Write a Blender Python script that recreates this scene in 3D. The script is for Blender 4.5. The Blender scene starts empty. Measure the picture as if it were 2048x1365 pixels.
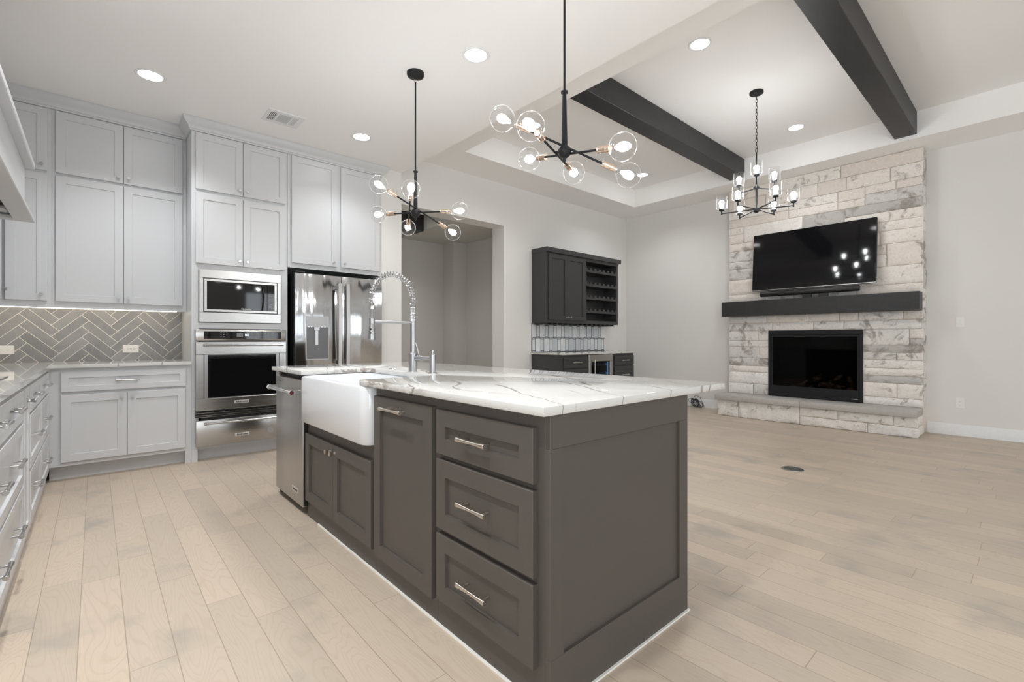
import bpy, bmesh, math, random
from mathutils import Vector, Matrix, noise

C = bpy.context.scene.collection
SC = bpy.context.scene
rnd = random.Random(7)

# ------------------------------------------------------------------ camera
FPX = 937.75
cam_d = bpy.data.cameras.new('camera')
cam = bpy.data.objects.new('camera', cam_d)
C.objects.link(cam)
cam_d.sensor_width = 36.0
cam_d.lens = FPX / 2048 * 36.0
cam_d.shift_y = -2.5 / 2048
cam_d.clip_start = 0.05
cam.location = (0, 0, 1.107)
cam.rotation_euler = (math.radians(90), 0, math.radians(-41.63))
SC.camera = cam

# ------------------------------------------------------------------ world, exposure
SC.view_settings.view_transform = 'Standard'
SC.view_settings.look = 'None'
SC.view_settings.gamma = 1.0
SC.view_settings.use_curve_mapping = False
SC.view_settings.exposure = 0.71
SC.cycles.max_bounces = 14
SC.cycles.diffuse_bounces = 8
SC.cycles.glossy_bounces = 6
SC.cycles.transmission_bounces = 10
SC.cycles.transparent_max_bounces = 24
SC.cycles.sample_clamp_indirect = 6.0
SC.cycles.caustics_reflective = False
SC.cycles.caustics_refractive = False
W = bpy.data.worlds.new('sky')
SC.world = W
W.use_nodes = True
W.node_tree.nodes['Background'].inputs[0].default_value = (0.86, 0.93, 1.0, 1)
W.node_tree.nodes['Background'].inputs[1].default_value = 1.0

# daylight through the windows (front wall, behind the camera; unseen kitchen-side one added for brightness)
def area(name, loc, rot, sx, sy, power, col):
    d = bpy.data.lights.new(name, 'AREA')
    d.shape = 'RECTANGLE'; d.size = sx; d.size_y = sy
    d.energy = power; d.color = col
    o = bpy.data.objects.new(name, d); C.objects.link(o)
    o.location = loc; o.rotation_euler = rot
    return o
DAY = (0.90, 0.955, 1.0)
FRONT_Y = -6.0
P_LIV, P_DIN, P_SIDE = 40, 10, 60
for i, wx in enumerate((3.9, 5.1, 6.3)):
    area('daylight', (wx, FRONT_Y - 0.12, 1.5), (math.radians(90), 0, 0), 1.0, 2.2, P_LIV / 3, DAY)
area('daylight', (0.9, FRONT_Y - 0.12, 1.5), (math.radians(90), 0, 0), 2.4, 2.2, P_DIN, DAY)
area('daylight', (-1.03, -1.9, 1.45), (0, math.radians(-90), 0), 2.3, 3.0, P_SIDE, DAY)  # added daylight of the unseen kitchen-side window
E_CAN = 14.0        # recessed light diffusers
SPOT = 22.0         # downward beam of a recessed light
E_BULB = 47.0      # globe bulbs
E_CHAND = 66.0     # chandelier bulbs
E_STRIP = 9.0      # under-cabinet strip

# ------------------------------------------------------------------ node helpers
def newmat(name):
    m = bpy.data.materials.new(name); m.use_nodes = True
    nt = m.node_tree
    return m, nt, nt.nodes['Principled BSDF']

def nd(nt, typ, ins=None, **kw):
    n = nt.nodes.new(typ)
    for k, v in kw.items(): setattr(n, k, v)
    if ins:
        for k, v in ins.items():
            s = n.inputs[k]
            if hasattr(v, 'is_output') or isinstance(v, bpy.types.NodeSocket): nt.links.new(v, s)
            else: s.default_value = v
    return n

def mth(nt, op, a, b=None, c=None, clamp=False):
    ins = {0: a}
    if b is not None: ins[1] = b
    if c is not None: ins[2] = c
    n = nd(nt, 'ShaderNodeMath', ins, operation=op); n.use_clamp = clamp
    return n.outputs[0]

def mixc(nt, fac, a, b, mode='MIX'):
    n = nt.nodes.new('ShaderNodeMix'); n.data_type = 'RGBA'; n.blend_type = mode
    for s, v in ((n.inputs[0], fac), (n.inputs[6], a), (n.inputs[7], b)):
        if isinstance(v, bpy.types.NodeSocket): nt.links.new(v, s)
        elif isinstance(v, (int, float)): s.default_value = v
        else: s.default_value = (*v, 1) if len(v) == 3 else v
    return n.outputs[2]

def smooth(nt, v, lo, hi, a=0.0, b=1.0):
    n = nd(nt, 'ShaderNodeMapRange', {0: v, 1: lo, 2: hi, 3: a, 4: b})
    n.interpolation_type = 'SMOOTHSTEP'
    return n.outputs[0]

def pos(nt):
    return nd(nt, 'ShaderNodeNewGeometry').outputs['Position']

def noise_n(nt, vec, scale, detail=2.0, rough=0.5, dist=0.0):
    n = nd(nt, 'ShaderNodeTexNoise', {'Vector': vec, 'Scale': scale, 'Detail': detail, 'Roughness': rough, 'Distortion': dist})
    return n.outputs[0]

def vscale(nt, vec, s):
    return nd(nt, 'ShaderNodeVectorMath', {0: vec, 1: s}, operation='MULTIPLY').outputs[0]

def bump(nt, bs, h, strength=0.2, dist=0.002):
    b = nd(nt, 'ShaderNodeBump', {'Strength': strength, 'Distance': dist, 'Height': h})
    nt.links.new(b.outputs[0], bs.inputs['Normal'])

def plain(name, col, rough=0.5, metal=0.0, spec=0.5, nscale=0, nstr=0.04, coat=0.0, ndist=0.001):
    m, nt, b = newmat(name)
    b.inputs['Base Color'].default_value = (*col, 1)
    b.inputs['Roughness'].default_value = rough
    b.inputs['Metallic'].default_value = metal
    b.inputs['Specular IOR Level'].default_value = spec
    b.inputs['Coat Weight'].default_value = coat
    p = pos(nt)
    n = noise_n(nt, p, nscale or 40, 3)
    c = mixc(nt, n, tuple(x * (1 - nstr) for x in col), tuple(min(1, x * (1 + nstr)) for x in col))
    nt.links.new(c, b.inputs['Base Color'])
    if nscale: bump(nt, b, n, 0.15, ndist)
    return m

def emit(name, col, strength):
    m, nt, b = newmat(name)
    b.inputs['Base Color'].default_value = (*col, 1)
    b.inputs['Emission Color'].default_value = (*col, 1)
    b.inputs['Emission Strength'].default_value = strength
    return m

def brushed(name, col, rough, axis, bstr=0.25, streak=0.08):
    m, nt, b = newmat(name)
    b.inputs['Metallic'].default_value = 1.0
    p = pos(nt)
    s = {'x': (1.2, 250, 250), 'y': (250, 1.2, 250), 'z': (250, 250, 1.2)}[axis]
    n = noise_n(nt, vscale(nt, p, s), 1.0, 3)
    c = mixc(nt, n, tuple(x * (1 - streak) for x in col), tuple(min(1, x * (1 + streak)) for x in col))
    nt.links.new(c, b.inputs['Base Color'])
    r = smooth(nt, n, 0.2, 0.8, rough * 0.85, rough * 1.15)
    nt.links.new(r, b.inputs['Roughness'])
    bump(nt, b, n, bstr, 0.0004)
    return m

M = {}
M['wall'] = plain('wall_paint', (0.755, 0.745, 0.725), 0.85, nscale=300, nstr=0.015)
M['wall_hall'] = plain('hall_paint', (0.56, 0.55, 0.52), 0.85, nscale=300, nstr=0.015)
M['ceil'] = plain('ceiling_paint', (0.90, 0.895, 0.885), 0.9, nscale=300, nstr=0.015)
M['trim'] = plain('trim_paint', (0.78, 0.79, 0.80), 0.4)
M['white'] = plain('white_cabinet_paint', (0.595, 0.605, 0.622), 0.32, nstr=0.01)
M['dark'] = plain('taupe_cabinet_paint', (0.084, 0.074, 0.066), 0.42, spec=0.28, nstr=0.03)
M['bar'] = plain('charcoal_cabinet_paint', (0.040, 0.040, 0.042), 0.40, nstr=0.03)
M['steel_x'] = brushed('brushed_steel', (0.46, 0.45, 0.435), 0.24, 'x', 0.06, 0.06)
M['steel_z'] = brushed('brushed_steel_vertical', (0.50, 0.49, 0.475), 0.33, 'z', 0.1, 0.06)
M['chrome'] = plain('polished_chrome', (0.66, 0.66, 0.67), 0.10, 1.0, nstr=0.01)
M['nickel'] = plain('satin_nickel', (0.68, 0.62, 0.55), 0.28, 1.0, nstr=0.02)
M['dispenser'] = plain('dispenser_grey', (0.42, 0.42, 0.425), 0.4, 0.6)
M['recess'] = plain('grey_recess', (0.16, 0.16, 0.165), 0.45, 0.5)
M['greynickel'] = plain('grey_nickel', (0.42, 0.42, 0.42), 0.30, 1.0, nstr=0.02)
M['faucet'] = plain('brushed_faucet_steel', (0.44, 0.44, 0.445), 0.30, 1.0, nstr=0.02)
M['copper'] = plain('champagne_metal', (0.80, 0.63, 0.50), 0.22, 1.0, nstr=0.02)
M['black'] = plain('black_metal', (0.010, 0.0105, 0.012), 0.5, spec=0.3, nstr=0.05)
M['blackplastic'] = plain('black_plastic', (0.008, 0.008, 0.009), 0.45)
M['blackglass'] = plain('black_glass', (0.004, 0.004, 0.005), 0.04, spec=0.5)
M['screen'] = plain('tv_screen', (0.004, 0.004, 0.005), 0.06, spec=0.28)
M['fireglass'] = plain('firebox_black', (0.006, 0.006, 0.007), 0.3)
M['porcelain'] = plain('fireclay_white', (0.74, 0.76, 0.79), 0.10, nstr=0.005)
M['plate'] = plain('white_plastic', (0.82, 0.81, 0.79), 0.35)
M['slot'] = plain('slot_grey', (0.25, 0.25, 0.25), 0.6)
M['ink'] = plain('dark_ink', (0.03, 0.03, 0.03), 0.5)
M['greyink'] = plain('grey_print', (0.30, 0.30, 0.30), 0.5)
M['whiteink'] = plain('white_print', (0.75, 0.75, 0.75), 0.5)
M['badge'] = plain('badge_silver', (0.72, 0.71, 0.69), 0.3, 0.6)
M['red'] = plain('dark_red_enamel', (0.09, 0.008, 0.012), 0.3)
M['caulk'] = plain('white_caulk', (0.80, 0.79, 0.76), 0.5)
M['maple'] = plain('maple_underside', (0.72, 0.58, 0.42), 0.5)
M['grout'] = plain('light_grout', (0.86, 0.82, 0.77), 0.8)
M['darkgrout'] = plain('dark_grout', (0.07, 0.075, 0.085), 0.8)
M['mortar'] = plain('beige_mortar', (0.76, 0.66, 0.57), 0.95, nscale=120, nstr=0.12)
M['cable'] = plain('cable_black', (0.02, 0.02, 0.022), 0.5)
M['hearthcap'] = plain('grey_limestone_cap', (0.44, 0.42, 0.395), 0.65, nscale=30, nstr=0.12)
M['lamp'] = emit('lamp_diffuser', (1.0, 0.99, 0.98), E_CAN)
M['strip'] = emit('led_strip', (1.0, 0.93, 0.82), E_STRIP)
M['bulbcore'] = emit('bulb_filament_glow', (0.97, 0.985, 1.0), E_BULB)
M['chandcore'] = emit('chandelier_bulb_glow', (0.97, 0.985, 1.0), E_CHAND)
M['led'] = emit('display_glow', (0.85, 0.92, 1.0), 0.7)
M['coolerlight'] = emit('cooler_light', (0.45, 0.72, 1.0), 1.1)

def mk_glass(name, tint, glo, white=0.0, rough=0.02):
    m = bpy.data.materials.new(name); m.use_nodes = True
    nt = m.node_tree; nt.nodes.clear()
    out = nt.nodes.new('ShaderNodeOutputMaterial')
    tr = nd(nt, 'ShaderNodeBsdfTransparent', {0: (*tint, 1)})
    gl = nd(nt, 'ShaderNodeBsdfGlossy', {0: (1, 1, 1, 1), 'Roughness': rough})
    lw = nd(nt, 'ShaderNodeLayerWeight', {0: 0.35})
    f = smooth(nt, lw.outputs[1], 0.25, 1.0, glo * 0.08, min(1.0, glo * 2.2))
    mx = nd(nt, 'ShaderNodeMixShader', {0: f, 1: tr.outputs[0], 2: gl.outputs[0]})
    last = mx
    if white:
        df = nd(nt, 'ShaderNodeBsdfTranslucent', {0: (0.9, 0.9, 0.9, 1)})
        vn = noise_n(nt, pos(nt), 160, 1)
        w = mth(nt, 'MULTIPLY', smooth(nt, vn, 0.40, 0.70, white * 0.6, white * 1.4), smooth(nt, lw.outputs[1], 0.45, 0.95, 0.02, 1.0))
        last = nd(nt, 'ShaderNodeMixShader', {0: w, 1: mx.outputs[0], 2: df.outputs[0]})
    nt.links.new(last.outputs[0], out.inputs[0])
    return m
M['bulbglass'] = mk_glass('clear_bulb_glass', (0.97, 0.97, 0.97), 0.30, 0.05)
M['shadeglass'] = mk_glass('seeded_shade_glass', (0.95, 0.95, 0.95), 0.34, 0.10)
M['paneglass'] = mk_glass('dark_door_glass', (0.30, 0.33, 0.38), 0.25)
M['fireplaceglass'] = mk_glass('fireplace_glass', (0.45, 0.45, 0.46), 0.10)
M['ovenglass'] = mk_glass('oven_glass', (0.10, 0.10, 0.10), 0.16)

def mk_floor():
    m, nt, b = newmat('oak_plank_floor')
    p = pos(nt)
    sx = nd(nt, 'ShaderNodeSeparateXYZ', {0: p})
    x, y = sx.outputs[0], sx.outputs[1]
    Wd, L = 0.131, 1.05
    xs = mth(nt, 'DIVIDE', mth(nt, 'ADD', x, 0.046), Wd)
    row = mth(nt, 'FLOOR', xs); fx = mth(nt, 'FRACT', xs)
    rr = nd(nt, 'ShaderNodeTexWhiteNoise', {'W': row}, noise_dimensions='1D').outputs[0]
    ys = mth(nt, 'ADD', mth(nt, 'DIVIDE', y, L), mth(nt, 'MULTIPLY', rr, 7.31))
    idx = mth(nt, 'FLOOR', ys); fy = mth(nt, 'FRACT', ys)
    cv = nd(nt, 'ShaderNodeCombineXYZ', {0: row, 1: idx, 2: 0.0}).outputs[0]
    wn = nd(nt, 'ShaderNodeTexWhiteNoise', {'Vector': cv}, noise_dimensions='2D')
    cr = wn.outputs[0]
    ex = mth(nt, 'MULTIPLY', mth(nt, 'MINIMUM', fx, mth(nt, 'SUBTRACT', 1.0, fx)), Wd)
    ey = mth(nt, 'MULTIPLY', mth(nt, 'MINIMUM', fy, mth(nt, 'SUBTRACT', 1.0, fy)), L)
    e = mth(nt, 'MINIMUM', ex, ey)
    gap = smooth(nt, e, 0.0006, 0.0022, 1.0, 0.0)
    # grain: contour lines of a smooth, stretched noise give cathedral figure
    off = mth(nt, 'MULTIPLY', cr, 37.0)
    gv = nd(nt, 'ShaderNodeCombineXYZ', {0: mth(nt, 'MULTIPLY', x, 7.5), 1: mth(nt, 'MULTIPLY', y, 1.15), 2: off}).outputs[0]
    g0 = noise_n(nt, gv, 1.0, 1.5, 0.45, 0.3)
    ring = mth(nt, 'ABSOLUTE', mth(nt, 'SUBTRACT', mth(nt, 'FRACT', mth(nt, 'MULTIPLY', g0, 26.0)), 0.5))
    ringm = smooth(nt, ring, 0.0, 0.22, 1.0, 0.0)
    fv = nd(nt, 'ShaderNodeCombineXYZ', {0: mth(nt, 'MULTIPLY', x, 260.0), 1: mth(nt, 'MULTIPLY', y, 9.0), 2: off}).outputs[0]
    fib = noise_n(nt, fv, 1.0, 2)
    blv = nd(nt, 'ShaderNodeCombineXYZ', {0: mth(nt, 'MULTIPLY', x, 3.2), 1: mth(nt, 'MULTIPLY', y, 2.6), 2: mth(nt, 'MULTIPLY', off, 0.02)}).outputs[0]
    bl = noise_n(nt, blv, 1.0, 3, 0.55)
    blm = smooth(nt, bl, 0.53, 0.74, 0.0, 0.75)
    base = mixc(nt, cr, (0.545, 0.452, 0.362), (0.460, 0.393, 0.320))
    base = mixc(nt, mth(nt, 'MULTIPLY', ringm, 0.24), base, (0.375, 0.285, 0.205))
    base = mixc(nt, smooth(nt, fib, 0.45, 0.8, 0.0, 0.22), base, (0.40, 0.32, 0.235))
    base = mixc(nt, blm, base, (0.335, 0.305, 0.265))
    base = mixc(nt, mth(nt, 'MULTIPLY', gap, 0.6), base, (0.22, 0.165, 0.12))
    nt.links.new(base, b.inputs['Base Color'])
    b.inputs['Roughness'].default_value = 0.42
    b.inputs['Specular IOR Level'].default_value = 0.35
    bump(nt, b, mth(nt, 'SUBTRACT', mth(nt, 'MULTIPLY', ringm, -0.15), gap), 0.25, 0.001)
    return m
M['floor'] = mk_floor()

def mk_quartz(name, edge):
    m, nt, b = newmat(name)
    p = pos(nt)
    base = (0.61, 0.605, 0.585)
    c = mixc(nt, noise_n(nt, p, 3.0, 3), tuple(v * 0.96 for v in base), base)
    sx = nd(nt, 'ShaderNodeSeparateXYZ', {0: p})
    # long, thin, wandering veins: (slope, spacing, wander, width, mask threshold, darkness, seed)
    for sl, fr, wan, wd, lo, amt, o in ((-0.36, 3.1, 1.5, 0.016, 0.44, 0.85, 3.7), (-0.22, 2.3, 1.9, 0.022, 0.50, 0.75, 11.3), (-0.62, 4.3, 1.7, 0.014, 0.50, 0.55, 23.9)):
        v2 = nd(nt, 'ShaderNodeVectorMath', {0: p, 1: (o, o * 1.7, o * .3)}, operation='ADD').outputs[0]
        t = mth(nt, 'MULTIPLY', mth(nt, 'ADD', sx.outputs[0], mth(nt, 'MULTIPLY', sx.outputs[1], sl)), fr)
        t = mth(nt, 'ADD', t, mth(nt, 'MULTIPLY', noise_n(nt, v2, 1.1, 1.0, 0.4), wan))
        t = mth(nt, 'ADD', t, mth(nt, 'MULTIPLY', noise_n(nt, v2, 9.0, 3.0, 0.55), 0.10))
        d = mth(nt, 'ABSOLUTE', mth(nt, 'SUBTRACT', mth(nt, 'FRACT', mth(nt, 'ADD', t, o)), 0.5))
        wv = smooth(nt, noise_n(nt, v2, 3.1, 2), 0.35, 0.72, wd * 0.45, wd * 2.3)
        line = nd(nt, 'ShaderNodeMapRange', {0: mth(nt, 'DIVIDE', d, wv), 1: 0.35, 2: 1.0, 3: 1.0, 4: 0.0}).outputs[0]
        msk = smooth(nt, noise_n(nt, v2, 1.3, 1), lo, lo + 0.08)
        f = mth(nt, 'MULTIPLY', mth(nt, 'MULTIPLY', line, amt), msk)
        c = mixc(nt, f, c, (0.23, 0.215, 0.20))
    if edge:
        n = noise_n(nt, vscale(nt, p, (1, 0.8, 1.6)), 13, 5, 0.65, 0.6)
        n2 = noise_n(nt, p, 1.6, 2)
        f = mth(nt, 'MULTIPLY', smooth(nt, n, 0.47, 0.51), smooth(nt, n2, 0.46, 0.56))
        c = mixc(nt, mth(nt, 'MULTIPLY', f, 0.8), c, (0.29, 0.25, 0.22))
    nt.links.new(c, b.inputs['Base Color'])
    b.inputs['Roughness'].default_value = 0.035
    b.inputs['Specular IOR Level'].default_value = 0.6
    return m
M['quartz'] = mk_quartz('veined_quartz', False)
M['quartzedge'] = mk_quartz('veined_quartz_edge', True)

def mk_stone():
    m, nt, b = newmat('limestone_blocks')
    p = pos(nt)
    t = nd(nt, 'ShaderNodeAttribute', attribute_name='tone').outputs['Fac']
    ramp = nd(nt, 'ShaderNodeValToRGB', {0: t})
    cr = ramp.color_ramp; cr.interpolation = 'LINEAR'
    els = [(0.0, (0.74, 0.67, 0.61)), (0.3, (0.82, 0.765, 0.71)), (0.55, (0.82, 0.80, 0.77)), (0.8, (0.68, 0.665, 0.64)), (1.0, (0.46, 0.445, 0.42))]
    cr.elements[0].position = 0; cr.elements[0].color = (*els[0][1], 1)
    cr.elements[1].position = 1; cr.elements[1].color = (*els[-1][1], 1)
    for q, c in els[1:-1]:
        e = cr.elements.new(q); e.color = (*c, 1)
    n = noise_n(nt, p, 6, 6, 0.66, 0.5)
    thr = mth(nt, 'SUBTRACT', 0.63, mth(nt, 'MULTIPLY', t, 0.14))
    f = nd(nt, 'ShaderNodeMapRange', {0: n, 1: thr, 2: mth(nt, 'ADD', thr, 0.09), 3: 0.0, 4: 0.85}).outputs[0]
    c = mixc(nt, f, ramp.outputs[0], (0.30, 0.275, 0.25))
    n2 = noise_n(nt, p, 38, 4, 0.6)
    c = mixc(nt, smooth(nt, n2, 0.45, 0.75, 0.0, 0.40), c, (0.54, 0.49, 0.45))
    nt.links.new(c, b.inputs['Base Color'])
    b.inputs['Roughness'].default_value = 0.92
    b.inputs['Specular IOR Level'].default_value = 0.2
    bump(nt, b, noise_n(nt, p, 70, 5, 0.65), 0.55, 0.006)
    return m
M['stone'] = mk_stone()

def mk_darkwood():
    m, nt, b = newmat('black_stained_wood')
    p = pos(nt)
    n = noise_n(nt, vscale(nt, p, (5, 22, 22)), 1.0, 4, 0.6, 0.8)
    n2 = noise_n(nt, vscale(nt, p, (2, 5, 5)), 1.0, 2)
    c = mixc(nt, n, (0.010, 0.010, 0.011), (0.030, 0.029, 0.030))
    c = mixc(nt, smooth(nt, n2, 0.4, 0.8, 0, 0.4), c, (0.035, 0.034, 0.034))
    nt.links.new(c, b.inputs['Base Color'])
    b.inputs['Roughness'].default_value = 0.45
    bump(nt, b, n, 0.2, 0.002)
    return m
M['darkwood'] = mk_darkwood()

def mk_tile(name, ca, cb, rough):
    m, nt, b = newmat(name)
    p = pos(nt)
    t = nd(nt, 'ShaderNodeAttribute', attribute_name='tone').outputs['Fac']
    n = noise_n(nt, p, 16, 4, 0.55, 0.5)
    f = mth(nt, 'ADD', mth(nt, 'MULTIPLY', n, 0.6), mth(nt, 'MULTIPLY', t, 0.4))
    nt.links.new(mixc(nt, smooth(nt, f, 0.2, 0.8), ca, cb), b.inputs['Base Color'])
    b.inputs['Roughness'].default_value = rough
    bump(nt, b, noise_n(nt, p, 22, 2), 0.10, 0.004)
    return m
M['greytile'] = mk_tile('grey_glazed_tile', (0.205, 0.207, 0.208), (0.31, 0.312, 0.312), 0.28)
M['bartile'] = mk_tile('pale_marble_tile', (0.60, 0.63, 0.66), (0.86, 0.87, 0.88), 0.25)

def mk_fridge():
    m, nt, b = newmat('wavy_stainless_door')
    b.inputs['Metallic'].default_value = 1.0
    b.inputs['Base Color'].default_value = (0.50, 0.507, 0.52, 1)
    b.inputs['Roughness'].default_value = 0.11
    p = pos(nt)
    n = noise_n(nt, vscale(nt, p, (9.0, 1, 0.75)), 1.0, 1.0, 0.4, 0.35)
    f = noise_n(nt, vscale(nt, p, (220, 220, 1.2)), 1.0, 2)
    h = mth(nt, 'ADD', n, mth(nt, 'MULTIPLY', f, 0.002))
    bump(nt, b, h, 0.42, 0.03)
    return m
M['fridge'] = mk_fridge()

def mk_log():
    m, nt, b = newmat('charred_log')
    p = pos(nt)
    n = noise_n(nt, p, 14, 4)
    nt.links.new(mixc(nt, smooth(nt, n, 0.4, 0.65), (0.03, 0.025, 0.02), (0.42, 0.22, 0.13)), b.inputs['Base Color'])
    b.inputs['Roughness'].default_value = 0.95
    return m
M['log'] = mk_log()

# ------------------------------------------------------------------ mesh helpers
class MB:
    def __init__(s): s.bm = bmesh.new(); s.tone = None
    def merge(s, t, mi=0):
        for f in t.faces: f.material_index = mi
        me = bpy.data.meshes.new('tmp'); t.to_mesh(me); t.free()
        s.bm.from_mesh(me); bpy.data.meshes.remove(me)
        return s
    def box(s, x0, x1, y0, y1, z0, z1, bev=0.0, seg=1, mi=0):
        t = bmesh.new()
        bmesh.ops.create_cube(t, size=1.0)
        sx, sy, sz = abs(x1 - x0), abs(y1 - y0), abs(z1 - z0)
        for v in t.verts:
            v.co = Vector(((x0 + x1) / 2 + v.co.x * sx, (y0 + y1) / 2 + v.co.y * sy, (z0 + z1) / 2 + v.co.z * sz))
        if bev:
            bev = min(bev, sx * .45, sy * .45, sz * .45)
            bmesh.ops.bevel(t, geom=list(t.edges), offset=bev, segments=seg, affect='EDGES', profile=0.5)
        return s.merge(t, mi)
    def lathe(s, p0, axis, prof, n=20, mi=0, caps=True):
        """prof: list of (radius, distance along axis)"""
        a = Vector(axis).normalized()
        ref = Vector((0, 0, 1)) if abs(a.z) < 0.9 else Vector((1, 0, 0))
        u = a.cross(ref).normalized(); w = a.cross(u)
        t = bmesh.new(); rings = []
        for r, d in prof:
            c = Vector(p0) + a * d
            if r < 1e-6: rings.append([t.verts.new(c)])
            else: rings.append([t.verts.new(c + (u * math.cos(k * 2 * math.pi / n) + w * math.sin(k * 2 * math.pi / n)) * r) for k in range(n)])
        for A, B in zip(rings, rings[1:]):
            if len(A) == 1 and len(B) == 1: continue
            for k in range(n):
                k2 = (k + 1) % n
                if len(A) == 1: t.faces.new((A[0], B[k], B[k2]))
                elif len(B) == 1: t.faces.new((A[k], B[0], A[k2]))
                else: t.faces.new((A[k], B[k], B[k2], A[k2]))
        if caps:
            if len(rings[0]) > 1: t.faces.new(rings[0])
            if len(rings[-1]) > 1: t.faces.new(rings[-1])
        bmesh.ops.recalc_face_normals(t, faces=t.faces)
        return s.merge(t, mi)
    def cyl(s, p0, p1, r0, r1=None, n=16, mi=0):
        p0 = Vector(p0); p1 = Vector(p1)
        return s.lathe(p0, p1 - p0, [(r0, 0), (r0 if r1 is None else r1, (p1 - p0).length)], n, mi)
    def sphere(s, c, r, n=24, m=14, mi=0, a0=0.0, axis=(0, 0, 1)):
        """a0: polar angle at which the sphere starts (open at the bottom if > 0)"""
        prof = []
        for k in range(m + 1):
            a = a0 + (math.pi - a0) * k / m
            prof.append((max(0.0, r * math.sin(a)) if 0 < k < m or a0 > 0 and k == 0 else (r * math.sin(a) if (k == 0 and a0) else 0.0), -r * math.cos(a)))
        return s.lathe(c, axis, prof, n, mi, caps=False)
    def tube(s, pts, r, n=8, closed=False, mi=0):
        pts = [Vector(p) for p in pts]; N = len(pts)
        t = bmesh.new(); rings = []
        prev = None
        for i, p in enumerate(pts):
            if closed: d = pts[(i + 1) % N] - pts[i - 1]
            else: d = pts[min(i + 1, N - 1)] - pts[max(i - 1, 0)]
            d.normalize()
            if prev is None:
                ref = Vector((0, 0, 1)) if abs(d.z) < 0.9 else Vector((1, 0, 0))
                u = d.cross(ref).normalized()
            else:
                u = (prev - d * prev.dot(d)).normalized()
            prev = u; w = d.cross(u)
            rings.append([t.verts.new(p + (u * math.cos(k * 2 * math.pi / n) + w * math.sin(k * 2 * math.pi / n)) * r) for k in range(n)])
        for i in range(N if closed else N - 1):
            A, B = rings[i], rings[(i + 1) % N]
            for k in range(n): t.faces.new((A[k], A[(k + 1) % n], B[(k + 1) % n], B[k]))
        if not closed:
            t.faces.new(rings[0]); t.faces.new(rings[-1])
        bmesh.ops.recalc_face_normals(t, faces=t.faces)
        return s.merge(t, mi)
    def prism(s, poly, mp, w0, w1, mi=0, bev=0.0):
        """poly in (u,v), extruded between w0 and w1 through mp(u,v,w)"""
        t = bmesh.new()
        A = [t.verts.new(mp(u, v, w0)) for u, v in poly]
        B = [t.verts.new(mp(u, v, w1)) for u, v in poly]
        n = len(poly)
        t.faces.new(A); t.faces.new(B)
        for k in range(n): t.faces.new((A[k], A[(k + 1) % n], B[(k + 1) % n], B[k]))
        bmesh.ops.recalc_face_normals(t, faces=t.faces)
        if bev: bmesh.ops.bevel(t, geom=list(t.edges), offset=bev, segments=1, affect='EDGES')
        return s.merge(t, mi)
    def shaker(s, mp, u0, u1, v0, v1, t=0.021, fw=0.058, rec=0.0115, mi=0, w0=0.0):
        b = bmesh.new()
        def loop(i, w): return [b.verts.new(mp(u, v, w)) for u, v in ((u0 + i, v0 + i), (u1 - i, v0 + i), (u1 - i, v1 - i), (u0 + i, v1 - i))]
        Ls = [loop(0, w0), loop(0, t - .002), loop(.002, t), loop(fw, t), loop(fw + .002, t - rec)]
        for A, B in zip(Ls, Ls[1:]):
            for k in range(4): b.faces.new((A[k], A[(k + 1) % 4], B[(k + 1) % 4], B[k]))
        b.faces.new(Ls[0]); b.faces.new(Ls[-1])
        bmesh.ops.recalc_face_normals(b, faces=b.faces)
        return s.merge(b, mi)

WL = {}
def finish(mb, name, mats, org, angle=32):
    me = bpy.data.meshes.new(name)
    bmesh.ops.translate(mb.bm, verts=mb.bm.verts, vec=-Vector(org))
    mb.bm.to_mesh(me); mb.bm.free()
    if not isinstance(mats, (list, tuple)): mats = [mats]
    for m in mats: me.materials.append(M[m])
    me.polygons.foreach_set('use_smooth', [True] * len(me.polygons))
    me.set_sharp_from_angle(angle=math.radians(angle))
    o = bpy.data.objects.new(name, me); C.objects.link(o)
    return o

def thing(name, label, cat, loc, group=None):
    o = bpy.data.objects.new(name, None); C.objects.link(o)
    o.empty_display_size = 0.1
    o.location = loc; WL[o.name] = Vector(loc)
    o['label'] = label; o['category'] = cat
    if group: o['group'] = group
    return o

def part(mb, name, mats, parent, label=None, kind=None, angle=32):
    org = WL[parent.name]
    o = finish(mb, name, mats, org, angle)
    o.parent = parent; WL[o.name] = org
    if label: o['label'] = label
    if kind: o['kind'] = kind
    return o

def solo(mb, name, mats, label, cat, loc, group=None, angle=32):
    o = finish(mb, name, mats, loc, angle); o.location = loc; WL[o.name] = Vector(loc)
    o['label'] = label; o['category'] = cat
    if group: o['group'] = group
    return o

def struct(mb, name, mats, loc=(0, 0, 0), parent=None):
    o = finish(mb, name, mats, loc); o.location = loc; WL[o.name] = Vector(loc)
    o['kind'] = 'structure'
    return o

def text_part(txt, size, mp, u, v, w, name, mat, parent, bold=0.0, ext=0.0004, align='CENTER'):
    cu = bpy.data.curves.new('txt', 'FONT'); cu.body = txt; cu.size = size
    cu.align_x = align; cu.align_y = 'CENTER'; cu.extrude = ext; cu.offset = bold
    ob = bpy.data.objects.new('txt', cu); C.objects.link(ob)
    bpy.context.view_layer.update()
    me = bpy.data.meshes.new_from_object(ob.evaluated_get(bpy.context.evaluated_depsgraph_get()))
    bpy.data.objects.remove(ob); bpy.data.curves.remove(cu)
    org = WL[parent.name]
    for vv in me.vertices: vv.co = Vector(mp(u + vv.co.x, v + vv.co.y, w + vv.co.z)) - org
    me.name = name; me.materials.clear(); me.materials.append(M[mat])
    o = bpy.data.objects.new(name, me); C.objects.link(o)
    o.parent = parent; WL[o.name] = org
    return o

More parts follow.
